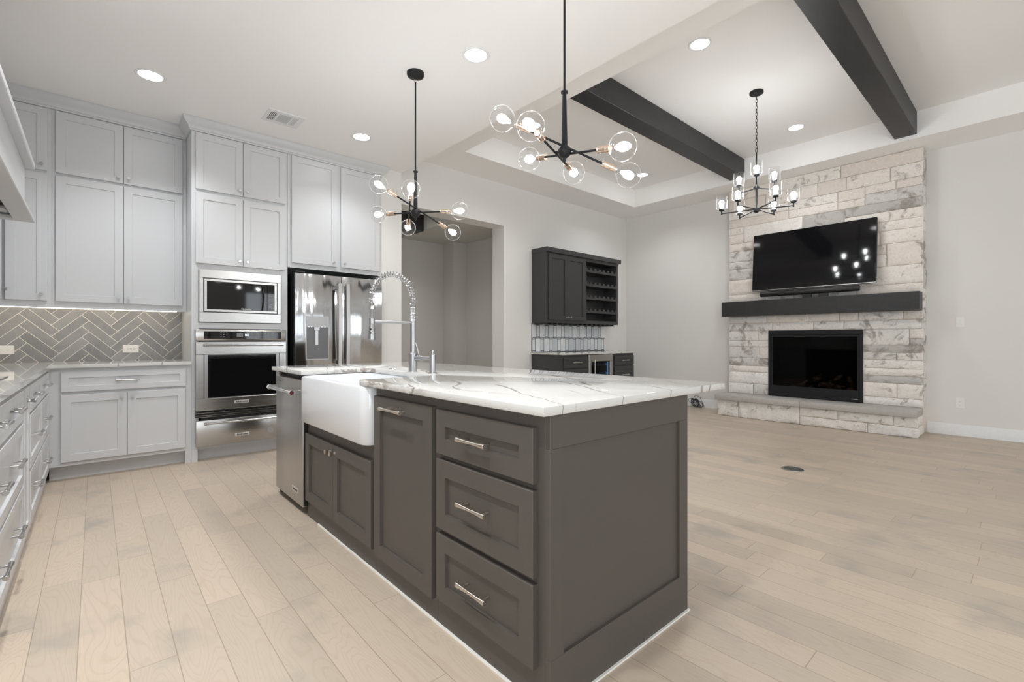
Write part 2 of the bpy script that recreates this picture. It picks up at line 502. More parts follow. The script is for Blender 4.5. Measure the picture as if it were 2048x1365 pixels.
def mapY(Y0): return lambda u, v, w: Vector((u, Y0 - w, v))        # faces -Y
def mapXn(X0): return lambda u, v, w: Vector((X0 - w, -u, v))      # faces -X ; u = -y
def mapXp(X0): return lambda u, v, w: Vector((X0 + w, u, v))       # faces +X ; u = y
def mapZ(Z0): return lambda u, v, w: Vector((u, v, Z0 - w))        # faces down

def pull_mb(mp, u, v, w0, length=0.155, vertical=False, rr=1.0):
    mb = MB()
    du, dv = (0, 1) if vertical else (1, 0)
    h = length / 2; so = 0.034
    p0 = mp(u - du * h, v - dv * h, w0 + so); p1 = mp(u + du * h, v + dv * h, w0 + so)
    prof = [(0.0085, 0), (0.0092, .001), (0.0088, .012), (0.0064, .045), (0.0056, h), (0.0064, length - .045), (0.0088, length - .012), (0.0092, length - .001), (0.0085, length)]
    mb.lathe(p0, p1 - p0, [(r * rr, d) for r, d in prof], 16)
    for s in (-1, 1):
        q = s * h * 0.72
        mb.cyl(mp(u + du * q, v + dv * q, w0), mp(u + du * q, v + dv * q, w0 + so), 0.0048 * rr, n=12)
    return mb

def knob_mb(mp, u, v, w0, s=1.0):
    mb = MB(); p = mp(u, v, w0); a = mp(u, v, w0 + 1) - p
    mb.lathe(p, a, [(.0075 * s, 0), (.0075 * s, .002), (.0055 * s, .004), (.0055 * s, .012), (.009 * s, .016), (.0125 * s, .030), (.0122 * s, .032), (0, .0325)], 18)
    return mb

def unit(name, label, loc, body, bodymat, mp, doors=(), drawers=(), group=None, metal='nickel', paint=None, cat='cabinet', t=0.021, fw=0.058):
    """cabinet: body + doors (u0,u1,v0,v1,knob_u,knob_v) + drawers (u0,u1,v0,v1)"""
    root = thing(name, label, cat, loc, group)
    part(body, 'body', bodymat, root)
    for d in doors:
        mb = MB().shaker(mp, *d[:4], t=t, fw=fw, rec=.0075)
        o = part(mb, 'door', paint or bodymat, root)
        if d[4] is not None:
            part(knob_mb(mp, d[4], d[5], t), 'knob', metal, o)
    for d in drawers:
        mb = MB().shaker(mp, *d[:4], t=t, fw=d[4] if len(d) > 4 else fw, rec=.0085)
        o = part(mb, 'drawer', paint or bodymat, root)
        pl = d[5] if len(d) > 5 else 0.155
        pv = (d[2] + d[3]) / 2 if len(d) < 7 else d[6]
        part(pull_mb(mp, (d[0] + d[1]) / 2, pv, t - (0.009 if d[3] - d[2] > 2.2 * (d[4] if len(d) > 4 else fw) and len(d) < 7 else 0), pl), 'handle', metal, o)
    return root

# ------------------------------------------------------------------ dimensions
XL, XR = -0.89, 7.46
YB, YK, YH = 5.69, 5.085, 5.163
HK, HS, HT = 3.105, 3.363, 3.66
XE = 2.745                      # kitchen ceiling edge
TX0, TX1, TY0, TY1 = 3.31, 6.858, -4.6, 4.577
FY = FRONT_Y

# ------------------------------------------------------------------ room shell
mb = MB(); mb.box(XL - .2, XR + .2, FY - .2, 9.0, -0.12, 0)
struct(mb, 'floor', 'floor')

mb = MB()
mb.box(XL - .2, XE, FY - .2, YB + .2, HK, HK + .6)                # kitchen ceiling
mb.box(XE, TX0, FY - .2, YH + .3, HS, HS + .5)                    # soffit strips around the tray
mb.box(TX1, XR + .2, FY - .2, YH + .3, HS, HS + .5)
mb.box(TX0, TX1, TY1, YH + .3, HS, HS + .5)
mb.box(TX0, TX1, FY - .2, TY0, HS, HS + .5)
mb.box(TX0 - .1, TX1 + .1, TY0 - .1, TY1 + .1, HT, HT + .2)       # tray top
struct(mb, 'ceiling', 'ceil')

mb = MB()
mb.box(XL - .2, XL, -.4, YB + .2, 0, HK + .3); mb.box(XL - .2, XL, FY, -3.4, 0, HK + .3)
mb.box(XL - .2, XL, -3.4, -.4, 0, .3); mb.box(XL - .2, XL, -3.4, -.4, 2.6, HK + .3)
struct(mb, 'wall_left', 'wall')
mb = MB()
for q in (-3.4, -2.45, -1.45, -.45): mb.box(XL - .1, XL - .04, q, q + .05, .3, 2.6)
for q in (.3, 2.55): mb.box(XL - .095, XL - .045, -3.35, -.45, q, q + .05)
struct(mb, 'window_5', 'trim')  # unseen side window, added to brighten the aisle floor and island front
mb = MB()
mb.box(XL, 2.478, YB, YB + .15, 0, HK + .3)
struct(mb, 'wall_back', 'wall')
mb = MB()
mb.box(2.478, XE, YK, YK + .12, 0, HK + .3)
mb.box(2.478, 2.60, YK + .12, YB + .15, 0, HK + .3)
struct(mb, 'wall_kitchen_end', 'wall')
mb = MB()
OX0, OX1, OZ = XE - .1, 4.429, 2.762
mb.box(XE - .12, OX1, YH, YH + .258, OZ, HS + .3)
mb.box(OX1, XR + .2, YH, YH + .258, 0, HS + .3)
struct(mb, 'wall_hall', 'wall')
mb = MB(); mb.box(XR, XR + .2, FY - .2, YH + .2, 0, HS + .3)
struct(mb, 'wall_right', 'wall')
# front wall with window openings (behind the camera)
wins = [(3.9, 1.0, .4, 2.6), (5.1, 1.0, .4, 2.6), (6.3, 1.0, .4, 2.6), (0.9, 2.4, .4, 2.6)]
mb = MB()
xs = sorted([(w[0] - w[1] / 2, w[0] + w[1] / 2) for w in wins])
prev = XL - .2
for a, b in xs:
    mb.box(prev, a, FY - .2, FY, 0, HS + .3); prev = b
    mb.box(a, b, FY - .2, FY, 0, .4); mb.box(a, b, FY - .2, FY, 2.6, HS + .3)
mb.box(prev, XR + .2, FY - .2, FY, 0, HS + .3)
struct(mb, 'wall_front', 'wall')
for k, w in enumerate(wins):
    a, b = w[0] - w[1] / 2, w[0] + w[1] / 2
    mb = MB()
    for q in ((a, a + .05), (b - .05, b), (w[0] - .02, w[0] + .02)): mb.box(q[0], q[1], FY - .1, FY - .04, .4, 2.6)
    for q in ((.4, .45), (2.55, 2.6), (1.48, 1.52)): mb.box(a + .05, b - .05, FY - .095, FY - .045, q[0], q[1])
    struct(mb, 'window_%d' % (k + 1), 'trim')

# hall seen through the wide opening
mb = MB()
mb.box(2.2, 4.62, 7.05, 7.2, 0, 3.2)
mb.box(4.62, 4.9, 6.73, 7.2, 0, 3.2)
mb.box(4.9, 5.05, YH + .258, 7.2, 0, 3.2)
mb.box(2.2, 2.35, YB + .15, 7.2, 0, 3.2)
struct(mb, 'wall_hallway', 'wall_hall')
mb = MB()
mb.box(2.60, 5.1, YH + .259, 7.3, 3.06, 3.3)
mb.box(3.785, 4.95, YH + .258, 7.15, 2.80, 3.1)
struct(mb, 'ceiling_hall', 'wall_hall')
mb = MB(); mb.box(2.36, 3.783, 6.30, 6.54, 2.778, 3.059, .004)
solo(mb, 'hall_beam', 'darkwood', 'short dark wood beam under the dim hall ceiling', 'beam', (3.0, 6.42, 2.778))

# baseboards
def baseboard(mp, u0, u1, name):
    prof = [(0, 0), (.016, 0), (.016, .088), (.012, .100), (.012, .112), (.006, .128), (0, .128)]
    t = bmesh.new()
    A = [t.verts.new(mp(u0, v, w)) for w, v in prof]; B = [t.verts.new(mp(u1, v, w)) for w, v in prof]
    n = len(prof)
    for k in range(n): t.faces.new((A[k], A[(k + 1) % n], B[(k + 1) % n], B[k]))
    t.faces.new(A); t.faces.new(B)
    bmesh.ops.recalc_face_normals(t, faces=t.faces)
    m = MB(); m.merge(t); struct(m, name, 'trim')
baseboard(mapXn(XR), -0.893, -FY, 'baseboard_right')
baseboard(mapXn(XR), -YH, -3.145, 'baseboard_right_2')
baseboard(mapY(YH), OX1 + .002, 4.975, 'baseboard_hall')
baseboard(mapY(YH), 6.80, XR - .02, 'baseboard_hall_2')

# ------------------------------------------------------------------ ceiling beams
for y0, y1, lab in ((2.766, 2.97, 'black stained ceiling beam in the tray, the one nearer the wine bar wall'), (.909, 1.106, 'black stained ceiling beam in the tray, the one at top right above the fireplace edge')):
    mb = MB(); mb.box(TX0 + .001, TX1 - .001, y0, y1, 3.405, HT - .001, .004)
    solo(mb, 'ceiling_beam', 'darkwood', lab, 'beam', ((TX0 + TX1) / 2, (y0 + y1) / 2, 3.405), 'dark ceiling beams')

# ------------------------------------------------------------------ recessed lights, vents
def can(x, y, z, lab, k=1.0):
    r = thing('recessed_light', lab, 'ceiling light', (x, y, z), 'recessed ceiling lights')
    mb = MB(); mb.lathe((x, y, z), (0, 0, -1), [(.098, -.002), (.098, .002), (.092, .006), (.076, .004), (.074, -.002)], 32, caps=False)
    part(mb, 'trim_ring', 'trim', r)
    mb = MB(); mb.lathe((x, y, z), (0, 0, -1), [(.075, -.001), (.075, .0015), (0, .003)], 32)
    part(mb, 'diffuser', 'lamp', r)
    sd = bpy.data.lights.new('can_beam', 'SPOT'); sd.energy = SPOT * k; sd.spot_size = math.radians(128); sd.spot_blend = 0.7; sd.shadow_soft_size = 0.07; sd.color = (0.98, 0.99, 1.0)
    so = bpy.data.objects.new('can_beam', sd); C.objects.link(so); so.location = (x, y, z - .02)
for x, y, z, lab, k in ((.312, 4.461, HK, 'round recessed light above the stacked white upper cabinets at far left', 2.0), (1.995, 2.625, HK, 'round recessed light on the kitchen ceiling between the two globe pendants', 1.2),
                     (1.959, 4.433, HK, 'round recessed light above the refrigerator cabinet', 1.2), (3.899, 1.946, HT, 'round recessed light in the tray ceiling nearest the kitchen', 1.6),
                     (6.292, 1.944, HT, 'round recessed light in the tray beside the chandelier canopy, nearest the stone', 1.2), (6.329, 4.081, HT, 'round recessed light in the tray corner, peeping out behind a globe bulb', 1.6),
                     (-.02, 2.45, HK, 'unseen round recessed light added over the cooktop aisle for brightness', 4.0), (-.02, 1.08, HK, 'unseen round recessed light added over the aisle above the camera for brightness', 3.5),  # both unseen, added to brighten the aisle and island front
                     (3.90, 4.00, HT, 'round recessed light in the tray corner by the kitchen ceiling edge', 1.6), (3.2, 6.0, 3.06, 'unseen round recessed light added on the hall ceiling to brighten the hall', 1.4)):  # hall light is unseen, added to lift the hall brightness
    can(x, y, z, lab, k)

r = thing('air_vent', 'white louvred supply vent on the kitchen ceiling', 'vent', (1.27, 4.535, HK))
vx0, vx1, vy0, vy1 = 1.120, 1.421, 4.402, 4.668
mb = MB()
mb.box(vx0, vx1, vy0, vy0 + .045, HK - .006, HK); mb.box(vx0, vx1, vy1 - .045, vy1, HK - .006, HK)
mb.box(vx0, vx0 + .03, vy0 + .045, vy1 - .045, HK - .006, HK); mb.box(vx1 - .04, vx1, vy0 + .045, vy1 - .045, HK - .006, HK)
mb.box(vx0 + .083, vx0 + .098, vy0 + .045, vy1 - .045, HK - .006, HK); mb.box(vx1 - .10, vx1 - .085, vy0 + .045, vy1 - .045, HK - .006, HK)
part(mb, 'frame', 'trim', r)
mb = MB(); mb.box(vx0 + .03, vx1 - .04, vy0 + .045, vy1 - .045, HK - .002, HK - .001); part(mb, 'duct_shade_sheet', 'ink', r)  # flat dark sheet painting the shade between the slats
mb = MB()
for k in range(4): mb.box(vx0 + .036 + k * .0125, vx0 + .042 + k * .0125, vy0 + .045, vy1 - .045, HK - .007, HK - .003)
for k in range(4): mb.box(vx1 - .083 + k * .0115, vx1 - .075 + k * .0115, vy0 + .045, vy1 - .045, HK - .007, HK - .003)
for k in range(10): mb.box(vx0 + .098, vx1 - .10, vy0 + .048 + k * .0175, vy0 + .054 + k * .0175, HK - .007, HK - .003)
part(mb, 'slats', 'trim', r)

mb = MB(); mb.lathe((4.455, 1.403, 0), (0, 0, 1), [(.085, 0), (.085, .003), (.078, .006), (.05, .0055), (0, .0055)], 32)
for k in range(6): mb.box(4.455 - .05, 4.455 + .05, 1.403 - .045 + k * .018, 1.403 - .039 + k * .018, .005, .008)
solo(mb, 'floor_outlet', 'greynickel', 'round grey metal floor outlet cover set in the wood floor', 'floor outlet', (4.455, 1.403, 0))

# ------------------------------------------------------------------ back wall run: base cabinet, counter, uppers
def carcass(x0, x1, y0, y1, z0, z1, toe=0.0, toe_in=.07, axis='y'):
    mb = MB(); mb.box(x0, x1, y0, y1, z0 + toe, z1, .0015)
    return mb

YF = 5.07
mb = MB(); mb.box(-.28, .644, YF, YB - .001, .115, .885, .001)
mb.box(-.27, .60, YF + .09, YB - .002, 0, .115)
mb.box(.600, .644, YF, YF + .10, 0, .115)
unit('base_cabinet', 'white base cabinet with one wide drawer over two doors, under the herringbone tile', (.18, 5.38, 0), mb, 'white', mapY(YF),
     doors=[(-.2, .197, .148, .672, .165, .635), (.201, .602, .148, .672, .233, .635)],
     drawers=[(-.2, .604, .697, .852, .045, .155)], metal='greynickel', group='white base cabinets')

# left run (faces +X)
XF0 = -.284
mp = mapXp(XF0)
mb = MB(); mb.box(XL + .002, XF0, 3.62, 5.068, .0, .885, .001)
unit('base_cabinet', 'white drawer base under the left counter, between the corner and the narrow pull-out', (-.6, 4.3, 0), mb, 'white', mp,
     drawers=[(3.645, 4.325, .712, .858, .04), (3.645, 4.325, .405, .695, .055), (3.645, 4.325, .105, .388, .055), (4.355, 5.02, .712, .858, .04), (4.355, 5.02, .405, .695, .055), (4.355, 5.02, .105, .388, .055)], metal='greynickel', group='white base cabinets')
mb = MB(); mb.box(XL + .002, XF0, 3.35, 3.619, .0, .885, .001)
unit('base_cabinet', 'narrow white pull-out cabinet with a single knob in the left run', (-.6, 3.48, 0), mb, 'white', mp, doors=[(3.375, 3.60, .105, .858, 3.49, .79)], metal='greynickel', group='white base cabinets', fw=.045)
mb = MB(); mb.box(XL + .002, XF0, 2.30, 3.349, .0, .885, .001)
r = thing('base_cabinet', 'wide white drawer base under the cooktop at the left edge of the photo', 'cabinet', (-.6, 2.8, 0), 'white base cabinets')
part(mb, 'body', 'white', r)
for v0, v1 in ((.712, .858), (.405, .695), (.105, .388)):
    o = part(MB().shaker(mp, 2.33, 3.32, v0, v1, fw=.045), 'drawer', 'white', r)
    for uu in (2.52, 2.99):
        part(pull_mb(mp, uu, (v0 + v1) / 2 + .01, .012), 'handle', 'greynickel', o)

# L-shaped perimeter counter
mb = MB()
mp = lambda u, v, w: Vector((u, v, .886 + w))
poly = [(XL + .002, 2.30), (-.25, 2.30), (-.25, 5.035), (.643, 5.035), (.643, YB - .002), (XL + .002, YB - .002)]
mb.prism(poly, mp, 0, .028)
solo(mb, 'countertop', 'quartz', 'L-shaped pale quartz countertop running along the left and tiled back walls', 'countertop', (-.3, 5.2, .886), 'quartz countertops')

# cooktop
r = thing('cooktop', 'black glass cooktop sunk in the left counter, cut by the photo edge', 'cooktop', (-.6, 3.1, .914))
mb = MB(); mb.box(-.835, -.335, 2.62, 3.54, .9142, .919, .002); part(mb, 'glass_top', 'blackglass', r)
for cx_, cy_, rr in ((-.7, 2.82, .09), (-.7, 3.33, .09), (-.45, 2.82, .07), (-.45, 3.33, .07)):
    mb = MB(); mb.lathe((cx_, cy_, .919), (0, 0, 1), [(rr, 0), (rr, .0006), (rr - .006, .0006), (rr - .006, 0)], 32, caps=False)
    part(mb, 'burner_ring', 'greyink', r)

# herringbone tile clipped to a rectangle
def clip(poly, a, b, c):
    out = []
    for i in range(len(poly)):
        p, q = poly[i], poly[(i + 1) % len(poly)]
        dp = a * p[0] + b * p[1] - c; dq = a * q[0] + b * q[1] - c
        if dp <= 0: out.append(p)
        if dp * dq < 0:
            t = dp / (dp - dq); out.append((p[0] + (q[0] - p[0]) * t, p[1] + (q[1] - p[1]) * t))
    return out
def tile_attr(o, tones):
    at = o.data.attributes.new('tone', 'FLOAT', 'FACE')
    at.data.foreach_set('value', tones)
def herring(x0, x1, z0, z1, mp, ox, oz, w=.070, L=.2758, g=.0024):
    t = bmesh.new(); tones = []
    s = math.sqrt(.5)
    for i in range(-24, 25):
        for j in range(-10, 11):
            for k in range(2):
                # unrotated lattice vectors (w,w) and (L,-L)
                bx = i * w + j * L; by = i * w - j * L
                if k == 0: q = [(bx, by), (bx + L, by), (bx + L, by + w), (bx, by + w)]
                else: q = [(bx, by + w), (bx + w, by + w), (bx + w, by + w + L), (bx, by + w + L)]
                cx_ = sum(a[0] for a in q) / 4; cy_ = sum(a[1] for a in q) / 4
                q = [(a[0] + (g if a[0] < cx_ else -g), a[1] + (g if a[1] < cy_ else -g)) for a in q]
                q = [((a[0] - a[1]) * s + ox, (a[0] + a[1]) * s + oz) for a in q]
                if max(a[0] for a in q) < x0 or min(a[0] for a in q) > x1 or max(a[1] for a in q) < z0 or min(a[1] for a in q) > z1: continue
                for pl in ((-1, 0, -x0), (1, 0, x1), (0, -1, -z0), (0, 1, z1)):
                    q = clip(q, *pl)
                    if len(q) < 3: break
                if len(q) < 3: continue
                tn = rnd.random()
                A = [t.verts.new(mp(a[0], a[1], .006)) for a in q]; B = [t.verts.new(mp(a[0], a[1], .003)) for a in q]
                t.faces.new(A); tones.append(tn)
                for e in range(len(q)):
                    t.faces.new((A[e], B[e], B[(e + 1) % len(q)], A[(e + 1) % len(q)])); tones.append(tn)
    return t, tones
mpb = mapY(YB)
t, tones = herring(XL + .002, .645, .914, 1.372, mpb, -.431 + .195, 1.381 - .0990)
mb = MB(); mb.merge(t, 0)
nb = len(mb.bm.faces)
mb.box(XL + .001, .646, YB - .004, YB - .0005, .914, 1.372, mi=1)
tones += [0.5] * (len(mb.bm.faces) - nb)
o = solo(mb, 'backsplash', ['greytile', 'grout'], 'grey herringbone tile backsplash with white grout on the back wall', 'backsplash', (-.1, YB, .914), angle=20)
tile_attr(o, tones)

def outlet(mp, u, v, w, h, lab, kind, loc, name='outlet', grp=None, horiz=False):
    r = thing(name, lab, 'outlet' if name == 'outlet' else 'light switch', loc, grp)
    mb = MB(); 
    c = [mp(u - w / 2, v - h / 2, 0), mp(u + w / 2, v + h / 2, .006)]
    x0, x1 = sorted((c[0].x, c[1].x)); y0, y1 = sorted((c[0].y, c[1].y)); z0, z1 = sorted((c[0].z, c[1].z))
    mb.box(x0, x1, y0, y1, z0, z1, .002); part(mb, 'plate', 'plate', r)
    mb = MB()
    if kind == 'sockets':
        for s in (-1, 1):
            mb = MB()
            cu, cv = (u + s * .021, v) if horiz else (u, v + s * .021)
            for e in (-1, 1):
                du, dv = (0.0, .006 * e) if horiz else (.006 * e, 0.0)
                hw, hh = (.004, .0010) if horiz else (.0010, .004)
                mb.prism([(cu + du - hw, cv + dv - hh), (cu + du + hw, cv + dv - hh), (cu + du + hw, cv + dv + hh), (cu + du - hw, cv + dv + hh)], mp, .005, .0064)
            au, av = (cu + .0105, cv) if horiz else (cu, cv - .0105)
            mb.prism([(au + .0022 * math.cos(k), av + .0022 * math.sin(k)) for k in [q * math.pi / 4 for q in range(8)]], mp, .005, .0064)
            part(mb, 'socket', 'slot', r)
    elif kind == 'gfci':
        mb.prism([(u - .034, v - .017), (u + .034, v - .017), (u + .034, v + .017), (u - .034, v + .017)], mp, .005, .0075)
        part(mb, 'insert', 'plate', r)
        mb = MB()
        for s in (-1, 1):
            for e in (-1, 1):
                mb.prism([(u + s * .022 - .004, v + e * .006 - .001), (u + s * .022 + .004, v + e * .006 - .001), (u + s * .022 + .004, v + e * .006 + .001), (u + s * .022 - .004, v + e * .006 + .001)], mp, .007, .0079)
        mb.prism([(u - .008, v - .004), (u + .008, v - .004), (u + .008, v + .004), (u - .008, v + .004)], mp, .007, .0079)
        part(mb, 'slots', 'slot', r)
    else:
        mb.prism([(u - .016, v - .033), (u + .016, v - .033), (u + .016, v + .033), (u - .016, v + .033)], mp, .005, .009, bev=.001)
        part(mb, 'rocker', 'trim', r)
    return r
outlet(lambda u, v, w: mpb(u, v, w + .006), -.565, 1.023, .122, .073, 'white horizontal outlet on the herringbone tile at the left photo edge', 'sockets', (-.565, YB, 1.023), horiz=True, grp='white outlets')
outlet(lambda u, v, w: mpb(u, v, w + .006), .25, 1.022, .118, .073, 'white horizontal outlet on the herringbone tile nearest the wall oven', 'gfci', (.25, YB, 1.022), horiz=True, grp='white outlets')
mpr = mapXn(XR)
outlet(mpr, -.61, 1.309, .072, .118, 'white light switch on the wall right of the fireplace', 'switch', (XR, .61, 1.309), name='light_switch')
outlet(mpr, -.61, .374, .072, .118, 'white outlet low on the wall right of the fireplace', 'sockets', (XR, .61, .374), grp='white outlets')

# upper cabinets on the back wall
YU = 5.37
mb = MB(); mb.box(-.265, .645, YU, YB - .008, 1.385, 3.10, .001)
mb.box(-.265, .645, YU, YU + .02, 1.371, 1.386)
mu = mapY(YU)
unit('upper_cabinet', 'white stacked upper cabinet with four doors beside the oven tower', (.19, 5.5, 1.371), mb, 'white', mu,
     doors=[(-.242, .184, 1.424, 2.457, .152, 1.475), (.188, .613, 1.424, 2.457, .220, 1.475), (-.242, .184, 2.480, 2.985, .152, 2.525), (.188, .613, 2.480, 2.985, .220, 2.525)], metal='greynickel', group='white upper cabinets')
mb = MB(); mb.box(XL + .002, -.266, YU, YB - .008, 1.385, 3.10, .001)
mb.box(XL + .002, -.266, YU, YU + .02, 1.371, 1.386)
unit('upper_cabinet', 'white corner upper cabinet with two narrow stacked doors, half hidden by the hood', (-.5, 5.5, 1.371), mb, 'white', mu,
     doors=[(-.527, -.292, 1.424, 2.457, -.325, 1.475), (-.527, -.292, 2.480, 2.985, -.325, 2.525)], metal='greynickel', group='white upper cabinets')
XU = -.562
mb = MB(); mb.box(XL + .001, XU, 4.40, YU - .002, 1.385, 3.10, .001); mb.box(XU - .02, XU, 4.40, YU - .002, 1.371, 1.386)
unit('upper_cabinet', 'white upper cabinet on the left wall between corner and hood, barely in view', (-.72, 4.9, 1.371), mb, 'white', mapXp(XU),
     doors=[(4.43, 5.335, 1.424, 2.457, 5.30, 1.50), (4.43, 5.335, 2.480, 2.985, 5.30, 2.525)], metal='greynickel', group='white upper cabinets')
mb = MB(); mb.box(-.86, .62, YU + .025, YB - .02, 1.3825, 1.3848)
solo(mb, 'cabinet_underside', 'maple', 'natural wood bottom panel under the white upper cabinets above the tile', 'panel', (-.1, 5.5, 1.3825))
mb = MB(); mb.box(-.84, .58, 5.455, 5.472, 1.371, 1.3822)
solo(mb, 'light_strip', 'strip', 'glowing light strip under the upper cabinets above the tile', 'light strip', (-.1, 5.46, 1.371))

# crown mouldings
CP = [(0, 0), (.012, 0), (.014, .012), (.022, .018), (.024, .030), (.034, .046), (.052, .062), (.062, .080), (.066, .092), (.066, .108), (0, .108)]
def crown(segs, name, lab, loc):
    """segs: list of plan polyline points (outer face), profile grows to the left-hand normal"""
    t = bmesh.new(); rings = []
    P = [Vector((a, b)) for a, b in segs]
    nrm = []
    for a, b in zip(P, P[1:]):
        d = (b - a).normalized(); nrm.append(Vector((d.y, -d.x)))
    for i, p in enumerate(P):
        if i == 0: n = nrm[0]; s = 1
        elif i == len(P) - 1: n = nrm[-1]; s = 1
        else:
            n = (nrm[i - 1] + nrm[i]).normalized(); s = 1 / max(.2, n.dot(nrm[i]))
        rings.append([t.verts.new((p.x + n.x * w * s, p.y + n.y * w * s, HK - .109 + v)) for w, v in CP])
    k = len(CP)
    for A, B in zip(rings, rings[1:]):
        for q in range(k): t.faces.new((A[q], A[(q + 1) % k], B[(q + 1) % k], B[q]))
    t.faces.new(rings[0]); t.faces.new(rings[-1])
    bmesh.ops.recalc_face_normals(t, faces=t.faces)
    m = MB(); m.merge(t)
    solo(m, name, 'white', lab, 'moulding', loc, 'crown mouldings')
crown([(XU, YU - .001), (.643, YU - .001)], 'crown_moulding', 'white crown moulding over the shallower upper cabinets at far left', (0, YU, HK - .109))
crown([(.645, YU - .07), (.645, YF - .001), (2.476, YF - .001), (2.476, YK - .001)], 'crown_moulding', 'white crown moulding over the tall oven and refrigerator cabinets', (1.5, YF, HK - .109))

# ------------------------------------------------------------------ oven tower
mo = mapY(YF)
mb = MB()
mb.box(.646, .70, YF, YB - .002, .115, 3.10, .001)                       # stiles + box around appliance openings
mb.box(1.40, 1.458, YF, YB - .002, .115, 3.10, .001)
mb.box(.70, 1.40, YF + .02, YB - .002, 1.765, 3.098)
mb.box(.70, 1.40, YF, YF + .02, 1.74, 3.098)
mb.box(.70, 1.40, YF, YB - .002, 1.21, 1.265); mb.box(.70, 1.40, YF, YB - .002, .402, .44); mb.box(.70, 1.40, YF, YB - .002, .112, .16)
mb.box(.70, 1.40, YB - .02, YB - .002, .115, 1.77)
mb.box(.646, .694, YF, YB - .002, 0, .115); mb.box(1.41, 1.458, YF, YB - .002, 0, .115); mb.box(.694, 1.41, YF + .09, YF + .11, 0, .115)
unit('tall_cabinet', 'tall white oven tower cabinet with four doors above the microwave', (1.05, 5.38, 0), mb, 'white', mo,
     doors=[(.677, 1.053, 1.803, 2.443, 1.022, 1.85), (1.057, 1.434, 1.803, 2.443, 1.090, 1.85), (.677, 1.053, 2.474, 2.985, 1.022, 2.52), (1.057, 1.434, 2.474, 2.985, 1.090, 2.52)], metal='chrome', group='tall white cabinets')
# cabinet over the refrigerator
mb = MB(); mb.box(1.459, 2.476, YF - .003, YB - .002, 1.845, 3.10, .001)
mb.box(2.452, 2.476, YF, YB - .002, 0, 1.845)
unit('tall_cabinet', 'white cabinet with two tall doors over the refrigerator', (1.97, 5.38, 1.845), mb, 'white', mapY(YF - .003),
     doors=[(1.493, 1.955, 1.893, 2.985, 1.915, 1.935), (1.997, 2.451, 1.893, 2.985, 2.032, 1.935)], metal='chrome', group='tall white cabinets')

# microwave
r = thing('microwave', 'built-in steel microwave with black glass front above the wall oven', 'microwave', (1.05, 5.3, 1.27))
mb = MB()
def frame(mb, mp, u0, u1, v0, v1, fw, w0, w1, bev=.001, mi=0, fb=None, fl=None):
    fb = fw if fb is None else fb; fl = fw if fl is None else fl
    def bx(a, b, c, d):
        p = mp(a, c, w0); q = mp(b, d, w1)
        mb.box(min(p.x, q.x), max(p.x, q.x), min(p.y, q.y), max(p.y, q.y), min(p.z, q.z), max(p.z, q.z), bev, mi=mi)
    bx(u0, u1, v1 - fw, v1); bx(u0, u1, v0, v0 + fb); bx(u0, u0 + fl, v0 + fb, v1 - fw); bx(u1 - fl, u1, v0 + fb, v1 - fw)
frame(mb, mo, .702, 1.392, 1.270, 1.752, .078, 0, .018, .002, fb=.09, fl=.034)
part(mb, 'trim_kit', 'steel_x', r)
mb = MB(); mb.box(.74, 1.355, YF - .004, YF + .35, 1.362, 1.672); part(mb, 'case', 'blackplastic', r)
mb = MB(); frame(mb, mo, .741, 1.353, 1.366, 1.668, .022, .004, .022, .0015)
part(mb, 'door_frame', 'steel_x', r)
mb = MB(); mb.box(.763, 1.262, YF - .020, YF - .005, 1.388, 1.646); d = part(mb, 'door', 'blackglass', r)
pts = [mo(1.232 + .012 * math.sin((k / 12) * math.pi) - .012, 1.392 + .25 * k / 12, .022 + .014 * math.sin((k / 12) * math.pi)) for k in range(13)]
mb = MB(); mb.tube(pts, .006, 8); part(mb, 'handle', 'blackglass', d)
text_part('KitchenAid', .019, mo, 1.083, 1.400, .0203, 'lettering', 'whiteink', d, .0004)
mb = MB(); mb.box(1.266, 1.331, YF - .0205, YF - .005, 1.388, 1.646); cp = part(mb, 'control_panel', 'blackglass', r)
mb = MB()
for i in range(3):
    for j in range(9):
        w_ = .006 if j not in (0,) else .009
        u, v = 1.281 + i * .018, 1.420 + j * .0165
        mb.prism([(u - w_, v - .002), (u + w_, v - .002), (u + w_, v + .002), (u - w_, v + .002)], mo, .0205, .021)
part(mb, 'buttons', 'greyink', cp)

# wall oven
r = thing('wall_oven', 'built-in steel wall oven with long bar handle below the microwave', 'oven', (1.05, 5.3, .43))
mb = MB(); mb.box(.72, 1.385, YF - .002, YF + .55, .445, 1.205); part(mb, 'case', 'blackplastic', r)
mb = MB(); mb.box(.672, 1.436, YF - .024, YF - .001, 1.098, 1.203, .006, 2); cpan = part(mb, 'control_panel', 'steel_x', r)
mb = MB(); mb.box(.738, 1.390, YF - .0265, YF - .022, 1.116, 1.185); gp = part(mb, 'display', 'blackglass', cpan)
mb = MB()
def dash(mb, u, v, hw, hh, mp, w): mb.prism([(u - hw, v - hh), (u + hw, v - hh), (u + hw, v + hh), (u - hw, v + hh)], mp, w, w + .0006)
for u, v in [(.872, 1.170), (.895, 1.170), (.918, 1.170), (.872, 1.152), (.895, 1.154), (.918, 1.152), (.872, 1.134), (.895, 1.134)]: dash(mb, u, v, .006, .0025, mo, .0265)
for i in range(5):
    for j in range(3):
        if j == 0 and i > 3: continue
        dash(mb, 1.185 + i * .0215, 1.134 + j * .0175, .003 + .002 * (i > 2), .002, mo, .0265)
dash(mb, 1.312, 1.172, .008, .003, mo, .0265); dash(mb, 1.312, 1.152, .010, .002, mo, .0265)
part(mb, 'buttons', 'greyink', cpan)
mb = MB(); dash(mb, 1.027, 1.151, .027, .018, mo, .0262); dash(mb, 1.140, 1.151, .018, .018, mo, .0262); part(mb, 'display_window', 'recess', cpan)
